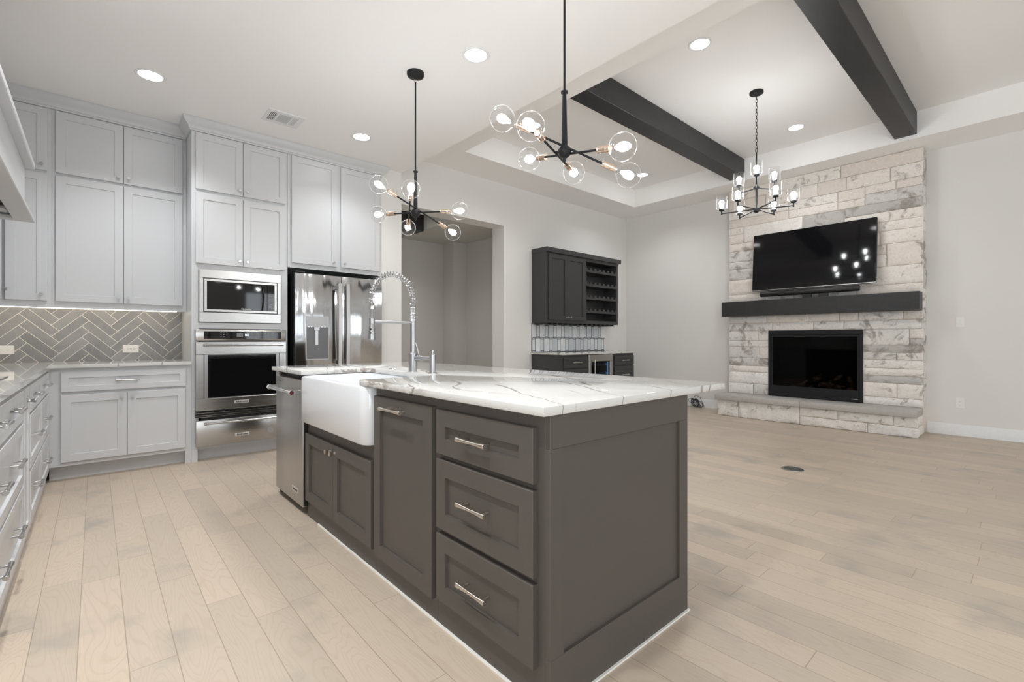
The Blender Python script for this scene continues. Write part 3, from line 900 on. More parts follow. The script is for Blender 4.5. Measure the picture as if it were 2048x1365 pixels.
text_part('8:2', .026, mo, 1.085, 1.152, .0266, 'clock_digits', 'led', cpan, .0008)
mb = MB(); frame(mb, mo, .672, 1.436, .462, 1.088, .115, .001, .040, .004, fb=.108, fl=.066); d = part(mb, 'door', 'steel_x', r)
mb = MB(); frame(mb, mo, .740, 1.368, .571, .972, .004, .006, .036, 0, fl=.026); part(mb, 'window_frame', 'greynickel', d)
mb = MB(); mb.box(.766, 1.342, YF - .030, YF - .026, .574, .969); part(mb, 'window', 'blackglass', d)
mb = MB(); mb.cyl(mo(.742, 1.058, .082), mo(1.392, 1.058, .082), .0095, n=18)
for s in (.735, 1.372):
    mb.lathe(mo(s, 1.058, .082), (1, 0, 0), [(.010, 0), (.0135, .002), (.0135, .012), (.011, .014), (.0135, .016), (.0135, .024), (.010, .026)], 18)
    mb.cyl(mo(s + .013, 1.058, .039), mo(s + .013, 1.058, .082), .009, n=14)
part(mb, 'handle', 'chrome', d)
mb = MB(); mb.box(.979, 1.101, YF - .0425, YF - .039, .508, .535, .001); bd = part(mb, 'badge', 'badge', d)
text_part('KitchenAid', .0205, mo, 1.040, .5215, .0427, 'lettering', 'ink', d, .0006)
mb = MB(); mb.box(.674, 1.434, YF - .016, YF - .001, .446, .4615, mi=1); mb.box(.674, 1.434, YF - .026, YF - .001, .436, .441, mi=0); mb.box(.674, 1.434, YF - .014, YF - .001, .400, .436, mi=1); mb.box(.674, 1.434, YF - .022, YF - .001, .413, .418); mb.box(.674, 1.434, YF - .024, YF - .001, .3985, .403)
part(mb, 'vent_grille', ['steel_x', 'blackplastic'], r)

# warming drawer
r = thing('warming_drawer', 'low steel warming drawer at the bottom of the oven tower', 'warming drawer', (1.05, 5.3, .14))
mb = MB(); mb.box(.72, 1.385, YF - .001, YF + .5, .162, .40); part(mb, 'case', 'blackplastic', r)
mb = MB(); mb.box(.676, 1.436, YF - .034, YF - .002, .136, .372, .004, 2); f = part(mb, 'front', 'steel_x', r)
mb = MB(); mb.cyl(mo(.742, .345, .075), mo(1.392, .345, .075), .0095, n=18)
for s in (.735, 1.372):
    mb.lathe(mo(s, .345, .075), (1, 0, 0), [(.010, 0), (.0135, .002), (.0135, .012), (.011, .014), (.0135, .016), (.0135, .024), (.010, .026)], 18)
    mb.cyl(mo(s + .013, .345, .033), mo(s + .013, .345, .075), .009, n=14)
part(mb, 'handle', 'chrome', f)
mb = MB(); mb.box(.984, 1.106, YF - .0365, YF - .033, .196, .224, .001); bd = part(mb, 'badge', 'badge', f)
text_part('KitchenAid', .0205, mo, 1.045, .210, .0367, 'lettering', 'ink', f, .0006)
mb = MB(); mb.lathe(mo(1.292, .222, .0338), (0, -1, 0), [(.030, 0), (.030, .0008)], 28); part(mb, 'seal', 'greyink', f)

# refrigerator
YR = 4.955
mr = mapY(YR)
r = thing('refrigerator', 'stainless french door refrigerator with water dispenser between oven tower and hall', 'refrigerator', (1.96, 5.3, 0))
mb = MB(); mb.box(1.500, 2.425, YR + .058, YB - .03, .03, 1.790, .004); part(mb, 'case', 'blackplastic', r)
mb = MB(); mb.box(1.51, 1.60, YR + .02, YR + .1, 1.790, 1.806, .003); mb.box(2.33, 2.41, YR + .02, YR + .1, 1.790, 1.806, .003); part(mb, 'hinge_cover', 'blackplastic', r)
xs0, xs1, xs2 = 1.497, 1.968, 2.430
def fdoor(u0, u1, v0, v1, hole=None):
    mb = MB()
    if hole:
        a, b, c, d = hole
        mb.box(u0, a, YR, YR + .056, v0, v1, .004, 2); mb.box(b, u1, YR, YR + .056, v0, v1, .004, 2)
        mb.box(a, b, YR, YR + .056, v0, c); mb.box(a, b, YR, YR + .056, d, v1)
        mb.box(a, b, YR + .05, YR + .056, c, d)
    else: mb.box(u0, u1, YR, YR + .056, v0, v1, .004, 2)
    return mb
hole = (1.590, 1.828, .965, 1.222)
dl = part(fdoor(xs0, xs1 - .003, .76, 1.782), 'door', 'fridge', r)
dr_ = part(fdoor(xs1 + .003, xs2, .76, 1.782), 'door', 'fridge', r)
part(fdoor(xs0, xs2, .10, .75), 'freezer_drawer', 'fridge', r)
for dd, u, nm in ((dl, xs1 - .042, 0), (dr_, xs1 + .048, 1)):
    mb = MB()
    pts = [(u + (-.002 if nm else .002) + .0 * k, .84 + k * (1.70 - .84) / 14, .052 + .012 * math.sin(math.pi * k / 14)) for k in range(15)]
    t = bmesh.new(); rings = []
    for u_, v_, w_ in pts:
        rings.append([t.verts.new(mr(u_ + a, v_, w_ + b)) for a, b in ((-.021, -.010), (.021, -.010), (.021, .008), (.017, .012), (-.017, .012), (-.021, .008))])
    for A, B in zip(rings, rings[1:]):
        for k in range(6): t.faces.new((A[k], A[(k + 1) % 6], B[(k + 1) % 6], B[k]))
    t.faces.new(rings[0]); t.faces.new(rings[-1]); bmesh.ops.recalc_face_normals(t, faces=t.faces)
    mb.merge(t)
    for v_ in (.87, 1.665): mb.box(u - .016, u + .016, YR - .048, YR, v_ - .02, v_ + .02, .002)
    part(mb, 'handle', 'steel_z', dd)
mb = MB(); frame(mb, mr, 1.602, 1.832, .90, 1.352, .115, -.001, .004, .001, fb=.01, fl=.006); mb.box(1.602, 1.832, YR - .001, YR + .0, .90, 1.35); dp = part(mb, 'dispenser', 'dispenser', dl)
mb = MB()
t = bmesh.new()
u0, u1, v0, v1 = 1.609, 1.825, .91, 1.236
A = [t.verts.new(mr(a, b, .0012)) for a, b in ((u0, v0), (u1, v0), (u1, v1), (u0, v1))]; t.faces.new(A); mb.merge(t)
part(mb, 'dispenser_recess', 'recess', dl)
mb = MB(); mb.box(1.678, 1.735, YR - .012, YR - .001, 1.205, 1.237, .002); mb.box(1.690, 1.722, YR - .010, YR - .002, 1.05, 1.205, .002); part(mb, 'paddle', 'faucet', dl)
mb = MB()
for u in (1.628, 1.655, 1.760, 1.79): dash(mb, u, 1.240, .004, .003, mr, .0042)
part(mb, 'dispenser_lamp', 'led', dl)
mb = MB()
for j in range(4):
    for s in (1.625, 1.80): dash(mb, s, 1.268 + j * .021, .006, .0012, mr, .0042)
for k in range(5): dash(mb, 1.625 + k * .044, 1.258, .006, .0012, mr, .0042)
part(mb, 'buttons', 'slot', dl)

# ------------------------------------------------------------------ range hood
r = thing('range_hood', 'white wooden range hood above the cooktop, cut by the left photo edge', 'hood', (-.6, 2.98, 1.79))
HY0, HY1 = 2.20, 3.86
mb = MB()
mb.box(-.325, -.302, HY0, HY1, 1.80, 2.125, .002)                 # apron boards
mb.box(XL + .001, -.325, HY1 - .022, HY1, 1.80, 2.125, .002); mb.box(XL + .001, -.325, HY0, HY0 + .022, 1.80, 2.125, .002)
t = bmesh.new()                                                   # tapered chimney
A = [t.verts.new(p) for p in ((XL + .001, HY0 + .02, 2.12), (-.305, HY0 + .02, 2.12), (-.305, HY1 - .02, 2.12), (XL + .001, HY1 - .02, 2.12))]
B = [t.verts.new(p) for p in ((XL + .001, HY0 + .42, HK - .002), (-.55, HY0 + .42, HK - .002), (-.55, HY1 - .42, HK - .002), (XL + .001, HY1 - .42, HK - .002))]
for k in range(4): t.faces.new((A[k], A[(k + 1) % 4], B[(k + 1) % 4], B[k]))
t.faces.new(A); t.faces.new(B); bmesh.ops.recalc_face_normals(t, faces=t.faces); mb.merge(t)
part(mb, 'body', 'white', r)
mb = MB(); mb.box(XL + .001, -.262, HY0 - .02, HY1 + .018, 2.095, 2.13, .004); part(mb, 'upper_trim', 'white', r)
mb = MB()
mb.box(-.345, -.262, HY0 - .02, HY1 + .018, 1.785, 1.805, .003)
mb.box(XL + .001, -.345, HY1 - .05, HY1 + .018, 1.785, 1.805, .003); mb.box(XL + .001, -.345, HY0 - .02, HY0 + .05, 1.785, 1.805, .003)
mb.box(XL + .001, -.36, HY1 - .16, HY1 - .05, 1.812, 1.83, .003); mb.box(XL + .001, -.36, HY0 + .05, HY0 + .16, 1.812, 1.83, .003)
part(mb, 'lower_trim', 'white', r)
mb = MB(); mb.box(XL + .01, -.365, HY0 + .16, HY1 - .16, 1.84, 1.86)
for k in range(12): mb.box(XL + .06, -.40, HY0 + .22 + k * .1, HY0 + .29 + k * .1, 1.832, 1.84)
part(mb, 'vent_insert', 'steel_x', r)

# ------------------------------------------------------------------ island
IX0, IX1, IYE = 1.001, 1.812, .957
mi_ = mapXn(IX0)        # u = -y
def iu(y0, y1): return (-y1, -y0)
# drawer cabinet with the panelled end
mb = MB()
mb.box(IX0, IX1, IYE + .02, 1.560, .0, .885, .001)
mb.box(IX0 + .001, IX1, IYE + .012, IYE + .02, .0, .885)
mpe = mapY(IYE + .02)
frame(mb, mpe, IX0, IX1, .0, .885, .104, 0, .020, .0015, fb=.155, fl=.062)
b_ = mb
def isl_draw(lab, loc, body, doors=(), drawers=(), extra=None):
    root = thing('island_cabinet', lab, 'cabinet', loc, 'dark island cabinets')
    part(body, 'body', 'dark', root)
    return root
r = isl_draw('dark taupe island drawer cabinet with three drawers and a panelled end, nearest the camera', (1.4, 1.25, 0), b_)
for v0, v1, hv in ((.672, .842, .755), (.388, .652, .525), (.114, .368, .242)):
    o = part(MB().shaker(mi_, *iu(1.008, 1.541), v0, v1, t=.023, fw=.062), 'drawer', 'dark', r)
    part(pull_mb(mi_, -1.288, hv, .014, .160), 'handle', 'nickel', o)
mb = MB(); mb.box(IX0 - .008, IX0 + .001, IYE, 1.56, 0, .006); mb.box(IX0 - .008, IX1 + .006, IYE - .008, IYE, 0, .006)
part(mb, 'caulk_line', 'caulk', r)
# pull-out
mb = MB(); mb.box(IX0, IX1, 1.561, 2.098, .0, .885, .001)
r = isl_draw('tall dark pull-out island cabinet with one long door and a bar pull on top', (1.4, 1.83, 0), mb)
o = part(MB().shaker(mi_, *iu(1.573, 2.078), .095, .845, t=.023, fw=.062), 'door', 'dark', r)
part(pull_mb(mi_, -1.856, .801, .023, .190), 'handle', 'nickel', o)
mb = MB(); mb.box(IX0 - .008, IX0 + .001, 1.561, 2.098, 0, .006); part(mb, 'caulk_line', 'caulk', r)
# sink base
mb = MB()
mb.box(IX0, IX1, 2.099, 3.060, .0, .598, .001)
mb.box(1.46, IX1, 2.099, 3.060, .598, .885)
mb.box(IX0 + .06, 1.46, 2.099, 2.106, .598, .885); mb.box(IX0 + .06, 1.46, 3.054, 3.060, .598, .885)
r = isl_draw('dark sink base island cabinet with two doors below the white apron sink', (1.4, 2.58, 0), mb)
for y0, y1, ky in ((2.112, 2.588, 2.558), (2.592, 3.040, 2.622)):
    o = part(MB().shaker(mi_, *iu(y0, y1), .108, .528, t=.023, fw=.062), 'door', 'dark', r)
    part(knob_mb(mi_, -ky, .487, .023, 1.05), 'knob', 'nickel', o)
mb = MB(); mb.box(IX0 - .008, IX0 + .001, 2.099, 2.87, 0, .006); part(mb, 'caulk_line', 'caulk', r)
# far end panel beyond the dishwasher
mb = MB(); mb.box(IX0 + .004, IX1, 3.657, 3.682, 0, .885, .001); mb.box(1.62, IX1, 3.062, 3.657, 0, .885)
solo(mb, 'end_panel', 'dark', 'dark taupe end panel closing the island beyond the dishwasher', 'panel', (1.4, 3.67, 0))

# dishwasher
r = thing('dishwasher', 'stainless dishwasher with bar handle at the far end of the island', 'dishwasher', (1.3, 3.36, 0))
mb = MB(); mb.box(IX0 + .03, 1.615, 3.075, 3.655, .10, .872); mb.box(IX0 + .09, 1.5, 3.075, 3.655, .0, .10); part(mb, 'tub', 'blackplastic', r)
mb = MB(); mb.box(IX0 - .026, IX0 + .028, 3.078, 3.654, .050, .850, .003, 2); d = part(mb, 'door', 'steel_z', r)
mb = MB(); mb.box(IX0 - .021, IX0 + .03, 3.064, 3.0775, .06, .86); part(mb, 'gap_shade_strip', 'blackplastic', r)  # black strip stands in for the shaded gap beside the door
hz = .775
xh = IX0 - .026 - .058
mb = MB(); mb.cyl((xh, 3.12, hz), (xh, 3.612, hz), .0135, n=20)
for y in (3.106, 3.600): mb.lathe((xh, y, hz), (0, 1, 0), [(.013, 0), (.0165, .002), (.0165, .018), (.013, .021)], 20)
for y in (3.116, 3.61): mb.box(xh - .002, IX0 - .026, y - .010, y + .010, hz - .014, hz + .014, .003)
h_ = part(mb, 'handle', 'chrome', d)
mb = MB(); mb.lathe((xh, 3.1062, hz), (0, -1, 0), [(.0135, 0), (.0135, .002), (.008, .002), (.008, .001)], 20); part(mb, 'medallion', 'red', d)
mb = MB(); mb.box(IX0 - .0285, IX0 - .026, 3.160, 3.285, .117, .148, .0008); bd = part(mb, 'badge', 'badge', d)
text_part('KitchenAid', .021, lambda u, v, w: Vector((IX0 - .0285 - w, -u, v)), -3.2225, .1325, .0002, 'lettering', 'ink', d, .0006)
mb = MB(); mpd = lambda u, v, w: Vector((IX0 - .026 - w, -u, v))
for k in range(5): dash(mb, -3.590 + k * .0125, .818, .004, .0025, mpd, 0.0)
part(mb, 'model_mark', 'ink', d)

# island countertop with the sink notch
mp = lambda u, v, w: Vector((u, v, .886 + w))
CX0, CX1, CY0, CY1 = .955, 2.112, .938, 3.690
NX, NY0, NY1, RR = 1.395, 2.185, 3.045, .05
poly = [(CX0, CY0), (CX1, CY0), (CX1, CY1), (CX0, CY1), (CX0, NY1)]
for k in range(0, 7):
    a = k / 6 * math.pi / 2
    poly.append((NX - RR + RR * math.sin(a), NY1 - RR + RR * math.cos(a)))
for k in range(0, 7):
    a = k / 6 * math.pi / 2
    poly.append((NX - RR + RR * math.cos(a), NY0 + RR - RR * math.sin(a)))
poly.append((CX0, NY0))
mb = MB()
t = bmesh.new()
e = .0025
def ring(off, w):
    out = []
    n = len(poly)
    for k in range(n):
        p0, p1, p2 = Vector(poly[k - 1]), Vector(poly[k]), Vector(poly[(k + 1) % n])
        d1 = (p1 - p0).normalized(); d2 = (p2 - p1).normalized()
        nn = (Vector((-d1.y, d1.x)) + Vector((-d2.y, d2.x))).normalized()
        s = 1 / max(.4, nn.dot(Vector((-d1.y, d1.x))))
        q = p1 + nn * off * s
        out.append(t.verts.new(mp(q.x, q.y, w)))
    return out
R0, R1, R2, R3 = ring(e, 0), ring(0, e), ring(0, .028 - e), ring(e, .028)
n = len(poly)
for A, B in ((R0, R1), (R1, R2), (R2, R3)):
    for k in range(n): t.faces.new((A[k], A[(k + 1) % n], B[(k + 1) % n], B[k])).material_index = 1
fb = t.faces.new(R0); ft = t.faces.new(R3); fb.material_index = 0; ft.material_index = 0
bmesh.ops.recalc_face_normals(t, faces=t.faces)
me = bpy.data.meshes.new('tmp'); t.to_mesh(me); t.free(); mb.bm.from_mesh(me); bpy.data.meshes.remove(me)
solo(mb, 'countertop', ['quartz', 'quartzedge'], 'large white quartz island countertop with grey veins and a sink cutout', 'countertop', (1.53, 2.3, .886), 'quartz countertops', angle=50)

# farmhouse sink
r = thing('farmhouse_sink', 'white fireclay apron front sink set in the island', 'sink', (1.2, 2.58, .6))
t = bmesh.new()
SX0, SX1, SY0, SY1, SZ0, SZ1, SR = .945, 1.455, 2.110, 3.052, .602, .8835, .055
def rrect(x0, x1, y0, y1, rf, rb, z, nseg=6):
    pts = []
    for (cx_, cy_, a0, r_) in ((x0 + rf, y0 + rf, math.pi, rf), (x1 - rb, y0 + rb, 1.5 * math.pi, rb), (x1 - rb, y1 - rb, 0, rb), (x0 + rf, y1 - rf, .5 * math.pi, rf)):
        for k in range(nseg + 1):
            a = a0 + k / nseg * math.pi / 2
            pts.append(t.verts.new((cx_ + r_ * math.cos(a), cy_ + r_ * math.sin(a), z)))
    return pts
Ls = [rrect(SX0 + .008, SX1, SY0 + .006, SY1 - .006, SR, .02, SZ0), rrect(SX0, SX1, SY0, SY1, SR, .02, SZ0 + .010), rrect(SX0, SX1, SY0, SY1, SR, .02, SZ1 - .012), rrect(SX0 + .003, SX1, SY0 + .003, SY1 - .003, SR, .02, SZ1 - .004), rrect(SX0 + .012, SX1 - .004, SY0 + .01, SY1 - .01, SR, .02, SZ1),
      rrect(SX0 + .028, SX1 - .052, SY0 + .030, SY1 - .030, .05, .05, SZ1), rrect(SX0 + .036, SX1 - .058, SY0 + .036, SY1 - .036, .05, .05, SZ1 - .01), rrect(SX0 + .04, SX1 - .062, SY0 + .04, SY1 - .04, .05, .05, SZ0 + .05), rrect(SX0 + .07, SX1 - .09, SY0 + .07, SY1 - .07, .05, .05, SZ0 + .026)]
k_ = len(Ls[0])
for A, B in zip(Ls, Ls[1:]):
    for k in range(k_): t.faces.new((A[k], A[(k + 1) % k_], B[(k + 1) % k_], B[k]))
t.faces.new(Ls[0]); t.faces.new(Ls[-1]); bmesh.ops.recalc_face_normals(t, faces=t.faces)
mb = MB(); mb.merge(t); part(mb, 'basin', 'porcelain', r, angle=45)
mb = MB(); mb.lathe((1.2, 2.58, SZ0 + .026), (0, 0, 1), [(.045, 0), (.045, .003), (.035, .004), (0, .003)], 24); part(mb, 'drain', 'chrome', r)

# spring faucet
FX, FYc = 1.434, 2.515
r = thing('faucet', 'brushed steel spring pull-down kitchen faucet behind the apron sink', 'faucet', (FX, FYc, .914))
mb = MB(); mb.lathe((FX, FYc, .914), (0, 0, 1), [(.027, 0), (.027, .003), (.0255, .005), (.0255, .112), (.024, .114), (.0165, .114), (.0165, .305)], 28)
part(mb, 'body', 'faucet', r)
mb = MB(); mb.lathe((FX, FYc, 1.219), (0, 0, 1), [(.018, 0)] + [(.018 if k % 2 else .0155, .004 + k * .0044) for k in range(19)] + [(.018, .09)], 24)
part(mb, 'collar', 'faucet', r)
# hose arch (towards -X)
ztop = 1.309; reach = .262; half = reach / 2
path = []
for k in range(41):
    a = math.pi * k / 40
    path.append(Vector((FX - half + half * math.cos(a), FYc, ztop + .04 + .142 * math.sin(a))))
path = [Vector((FX, FYc, ztop - .005)), Vector((FX, FYc, ztop + .02))] + path + [Vector((FX - reach, FYc, ztop + .02)), Vector((FX - reach, FYc, ztop - .015))]
def samp(path, n):
    L = [0]
    for a, b in zip(path, path[1:]): L.append(L[-1] + (b - a).length)
    out = []; j = 0
    for i in range(n):
        s = L[-1] * i / (n - 1)
        while j < len(path) - 2 and L[j + 1] < s: j += 1
        f = (s - L[j]) / max(1e-9, L[j + 1] - L[j]); out.append(path[j].lerp(path[j + 1], f))
    return out, L[-1]
hp, hl = samp(path, 60)
mb = MB(); mb.tube(hp, .0075, 10); mb.tube([(FX - reach, FYc, ztop - .01), (FX - reach, FYc, 1.225)], .007, 10); part(mb, 'hose', 'greynickel', r)
turns = 30; N = turns * 12
hp, hl = samp(path, N + 1)
sp = []
for i, p in enumerate(hp):
    d = (hp[min(i + 1, N)] - hp[max(i - 1, 0)]).normalized()
    s_ = Vector((0, 1, 0)); u = d.cross(s_).normalized(); a = 2 * math.pi * i / 12
    sp.append(p + (u * math.cos(a) + s_ * math.sin(a)) * .0155)
mb = MB(); mb.tube(sp, .0026, 6)
mb.cyl((FX - reach, FYc, ztop - .03), (FX - reach, FYc, ztop - .012), .0185, n=20)
part(mb, 'spring', 'chrome', r)
mb = MB(); mb.cyl((FX - .012, FYc, 1.211), (FX - reach + .014, FYc, 1.211), .0085, n=16)
mb.lathe((FX - reach, FYc, 1.198), (0, 0, 1), [(.012, 0), (.0165, 0), (.0165, .03), (.012, .03)], 20)
part(mb, 'holder_arm', 'faucet', r)
mb = MB(); mb.lathe((FX - reach, FYc, 1.226), (-.03, -.045, -1), [(.009, 0), (.0125, .012), (.0135, .035), (.0165, .050), (.0205, .115), (.0195, .12), (0, .12)], 22)
sh = part(mb, 'spray_head', 'faucet', r)
mb = MB(); dd = Vector((-.03, -.045, -1)).normalized(); b0 = Vector((FX - reach, FYc, 1.226)) + dd * .06
for q in (0, .022): mb.sphere(b0 + dd * q + Vector((-.012, -.0125, 0)), .006, 10, 6)
part(mb, 'spray_button', 'blackplastic', sh)
mb = MB(); mb.lathe((FX + .01, FYc - .02, .995), (.35, -.94, 0), [(.0, 0), (.018, .002), (.018, .045), (.014, .049), (0, .05)], 22)
mb.cyl((FX + .018, FYc - .045, 1.005), (FX + .012, FYc - .012, 1.088), .0062, n=14)
part(mb, 'lever', 'faucet', r)
PX, PY = 1.452, 2.323
mb = MB(); mb.lathe((PX, PY, .914), (0, 0, 1), [(.026, 0), (.026, .004), (.0185, .006), (.0185, .108), (.013, .110), (.006, .112), (.006, .122), (.012, .124), (.012, .133), (0, .134)], 24)
mb.cyl((FX + .004, FYc - .02, 1.000), (PX, PY + .012, 1.000), .0085, n=16)
part(mb, 'side_post', 'faucet', r)
mb = MB(); mb.lathe((1.456, 2.81, .914), (0, 0, 1), [(.026, 0), (.026, .004), (.022, .007), (.014, .0075), (.013, .010), (0, .010)], 24)
solo(mb, 'air_switch', 'chrome', 'small round chrome button flush on the island top beside the faucet', 'button', (1.456, 2.81, .914))

# ------------------------------------------------------------------ globe pendants
def pendant(x, y, zhub, zring, rods, lab, seed):
    r = thing('pendant_light', lab, 'pendant light', (x, y, HK), 'globe bulb pendants')
    mb = MB(); mb.lathe((x, y, HK), (0, 0, -1), [(.064, 0), (.064, .014), (.060, .026), (.045, .034), (.018, .038), (.010, .042), (.006, .052), (0, .053)], 28); part(mb, 'canopy', 'black', r)
    mb = MB(); mb.tube([Vector((x + .010 * math.cos(a), y, HK - .062 + .012 * math.sin(a))) for a in [k * math.pi / 8 for k in range(16)]], .003, 8, closed=True); part(mb, 'swivel_ring', 'nickel', r)
    mb = MB(); mb.cyl((x, y, HK - .068), (x, y, zring + .01), .0058, n=14); part(mb, 'rod', 'black', r)
    mb = MB(); mb.lathe((x, y, zring + .012), (0, 0, -1), [(.0075, 0), (.0185, .003), (.0185, .010), (.010, .013), (.0105, .03), (.0155, zring - zhub - .03), (.016, zring - zhub)], 22); part(mb, 'stem', 'black', r)
    mb = MB(); mb.sphere((x, y, zhub), .034, 22, 12); mb.lathe((x, y, zhub - .03), (0, 0, -1), [(.010, 0), (.008, .018), (.004, .024), (0, .025)], 14); part(mb, 'hub', 'black', r)
    H = Vector((x, y, zhub))
    for m_, v_ in rods:
        m_ = Vector(m_); v_ = Vector(v_); d = v_.normalized()
        mid = H + m_
        L = v_.length
        mb = MB(); mb.cyl(mid - d * (L - .145), mid + d * (L - .145), .0058, n=12)
        mb.cyl(H, mid, .006, n=10)
        arm = part(mb, 'arm', 'black', r)
        for s in (-1, 1):
            e_ = mid + d * s * (L - .15); a = d * s
            mb = MB(); mb.lathe(e_, a, [(.0, 0), (.017, .001), (.0175, .004), (.0155, .006), (.0155, .046), (.018, .049), (.018, .056), (.0145, .058), (.0145, .074), (0, .074)], 22); part(mb, 'socket', 'copper', r)
            c = mid + v_ * s
            mb = MB(); rb = .064; prof = []
            prof.append((.0135, -rb - .014)); prof.append((.0145, -rb - .006)); prof.append((.022, -rb + .004))
            for k in range(3, 21):
                q = math.pi * k / 20
                prof.append((rb * math.sin(q) if k < 20 else 0.0, -rb * math.cos(q)))
            mb.lathe(c, a, prof, 28, caps=False)
            b = part(mb, 'bulb', 'bulbglass', r, angle=80)
            mb = MB(); mb.lathe(c, a, [(0, -.046), (.006, -.044), (.012, -.030), (.021, -.008), (.021, .010), (.014, .024), (0, .028)], 18); part(mb, 'filament', 'bulbcore', b)
    return r
pendant(1.791, 1.612, 2.068, 2.366,
        [((-.004, -.014, .018), (-.255, .199, .135)), ((.023, -.022, -.010), (-.029, -.336, -.076)), ((-.012, .010, .004), (.313, .145, .010))][:0] +
        [((-.004, -.014, .018), (-.255, .199, .135)), ((.023, -.022, -.010), (-.029, -.336, -.076)), ((-.032, .035, -.002), (-.313, -.145, -.010))],
        'black six-globe pendant over the near half of the island', 1)
pendant(1.791, 3.102, 2.056, 2.360,
        [((.014, -.015, .022), (-.324, -.016, .116)), ((-.042, .018, .017), (-.157, -.303, .051)), ((.013, -.009, .003), (.172, -.299, -.016))],
        'black six-globe pendant over the far half of the island, in front of the hall opening', 2)

# ------------------------------------------------------------------ chandelier
CHX, CHY = 5.088, 1.936
r = thing('chandelier', 'black nine-light chandelier with clear cylinder shades in front of the stone chimney', 'chandelier', (CHX, CHY, HT))
mb = MB(); mb.lathe((CHX, CHY, HT), (0, 0, -1), [(.066, 0), (.066, .018), (.060, .024), (.02, .03), (.008, .04), (0, .042)], 28); part(mb, 'canopy', 'black', r)
mb = MB()
z = HT - .038; k = 0
while z > 3.085:
    a = (k % 2) * math.pi / 2
    pts = []
    for q in range(14):
        w = 2 * math.pi * q / 14
        lx = .0085 * math.cos(w); lz = .0215 * math.sin(w)
        pts.append((CHX + lx * math.cos(a), CHY + lx * math.sin(a), z - .0215 + lz))
    mb.tube(pts, .0024, 6, closed=True); z -= .034; k += 1
part(mb, 'chain', 'black', r)
mb = MB(); mb.tube([(CHX + .014 * math.cos(w) * .5, CHY + .014 * math.cos(w) * .87, 3.058 + .024 * math.sin(w)) for w in [2 * math.pi * q / 16 for q in range(16)]], .0035, 8, closed=True)
mb.cyl((CHX, CHY, 3.034), (CHX, CHY, 2.83), .0065, n=12)
mb.lathe((CHX, CHY, 2.45), (0, 0, 1), [(.0105, 0), (.0105, .36), (.014, .37), (.014, .39), (.0065, .40)], 18)
part(mb, 'stem', 'black', r)
mb = MB(); mb.lathe((CHX, CHY, 2.655), (0, 0, 1), [(.012, 0), (.030, .006), (.030, .024), (.024, .030), (.012, .036)], 22)
mb.lathe((CHX, CHY, 2.412), (0, 0, 1), [(0, 0), (.012, .004), (.032, .018), (.034, .032), (.020, .040), (.011, .046)], 22)
part(mb, 'hub', 'black', r)
def chand_arm(ang, rad, z0, zc):
    d = Vector((math.cos(ang), math.sin(ang), 0)); o = Vector((CHX, CHY, 0))
    mb = MB(); mb.tube([o + d * .02 + Vector((0, 0, z0)), o + d * rad * .5 + Vector((0, 0, z0 - .004)), o + d * (rad - .004) + Vector((0, 0, z0 - .006))], .0058, 10)
    c = o + d * rad
    mb.cyl(c + Vector((0, 0, z0 - .018)), c + Vector((0, 0, zc)), .0075, n=12)
    mb.lathe(c + Vector((0, 0, zc - .006)), (0, 0, 1), [(.010, 0), (.026, .004), (.028, .016), (.024, .022), (.014, .026)], 20)
    part(mb, 'arm', 'black', r)
    mb = MB(); mb.lathe(c + Vector((0, 0, zc + .012)), (0, 0, 1), [(.020, 0), (.044, .001), (.051, .007), (.0525, .016), (.0525, .132), (.0505, .132), (.0505, .018), (.044, .005), (.020, .003)], 32, caps=False)
    s = part(mb, 'shade', 'shadeglass', r)
    mb = MB(); mb.lathe(c + Vector((0, 0, zc + .02)), (0, 0, 1), [(.011, 0), (.012, .022), (.018, .036), (.0245, .054), (.0235, .070), (.015, .082), (0, .087)], 20); part(mb, 'bulb', 'chandcore', s)
th = math.atan2(CHY, CHX)
for k in range(6): chand_arm(th - math.pi / 2 + k * math.pi / 3, .327, 2.452, 2.480)
for k in range(3): chand_arm(th + math.pi + k * 2 * math.pi / 3, .190, 2.668, 2.735)

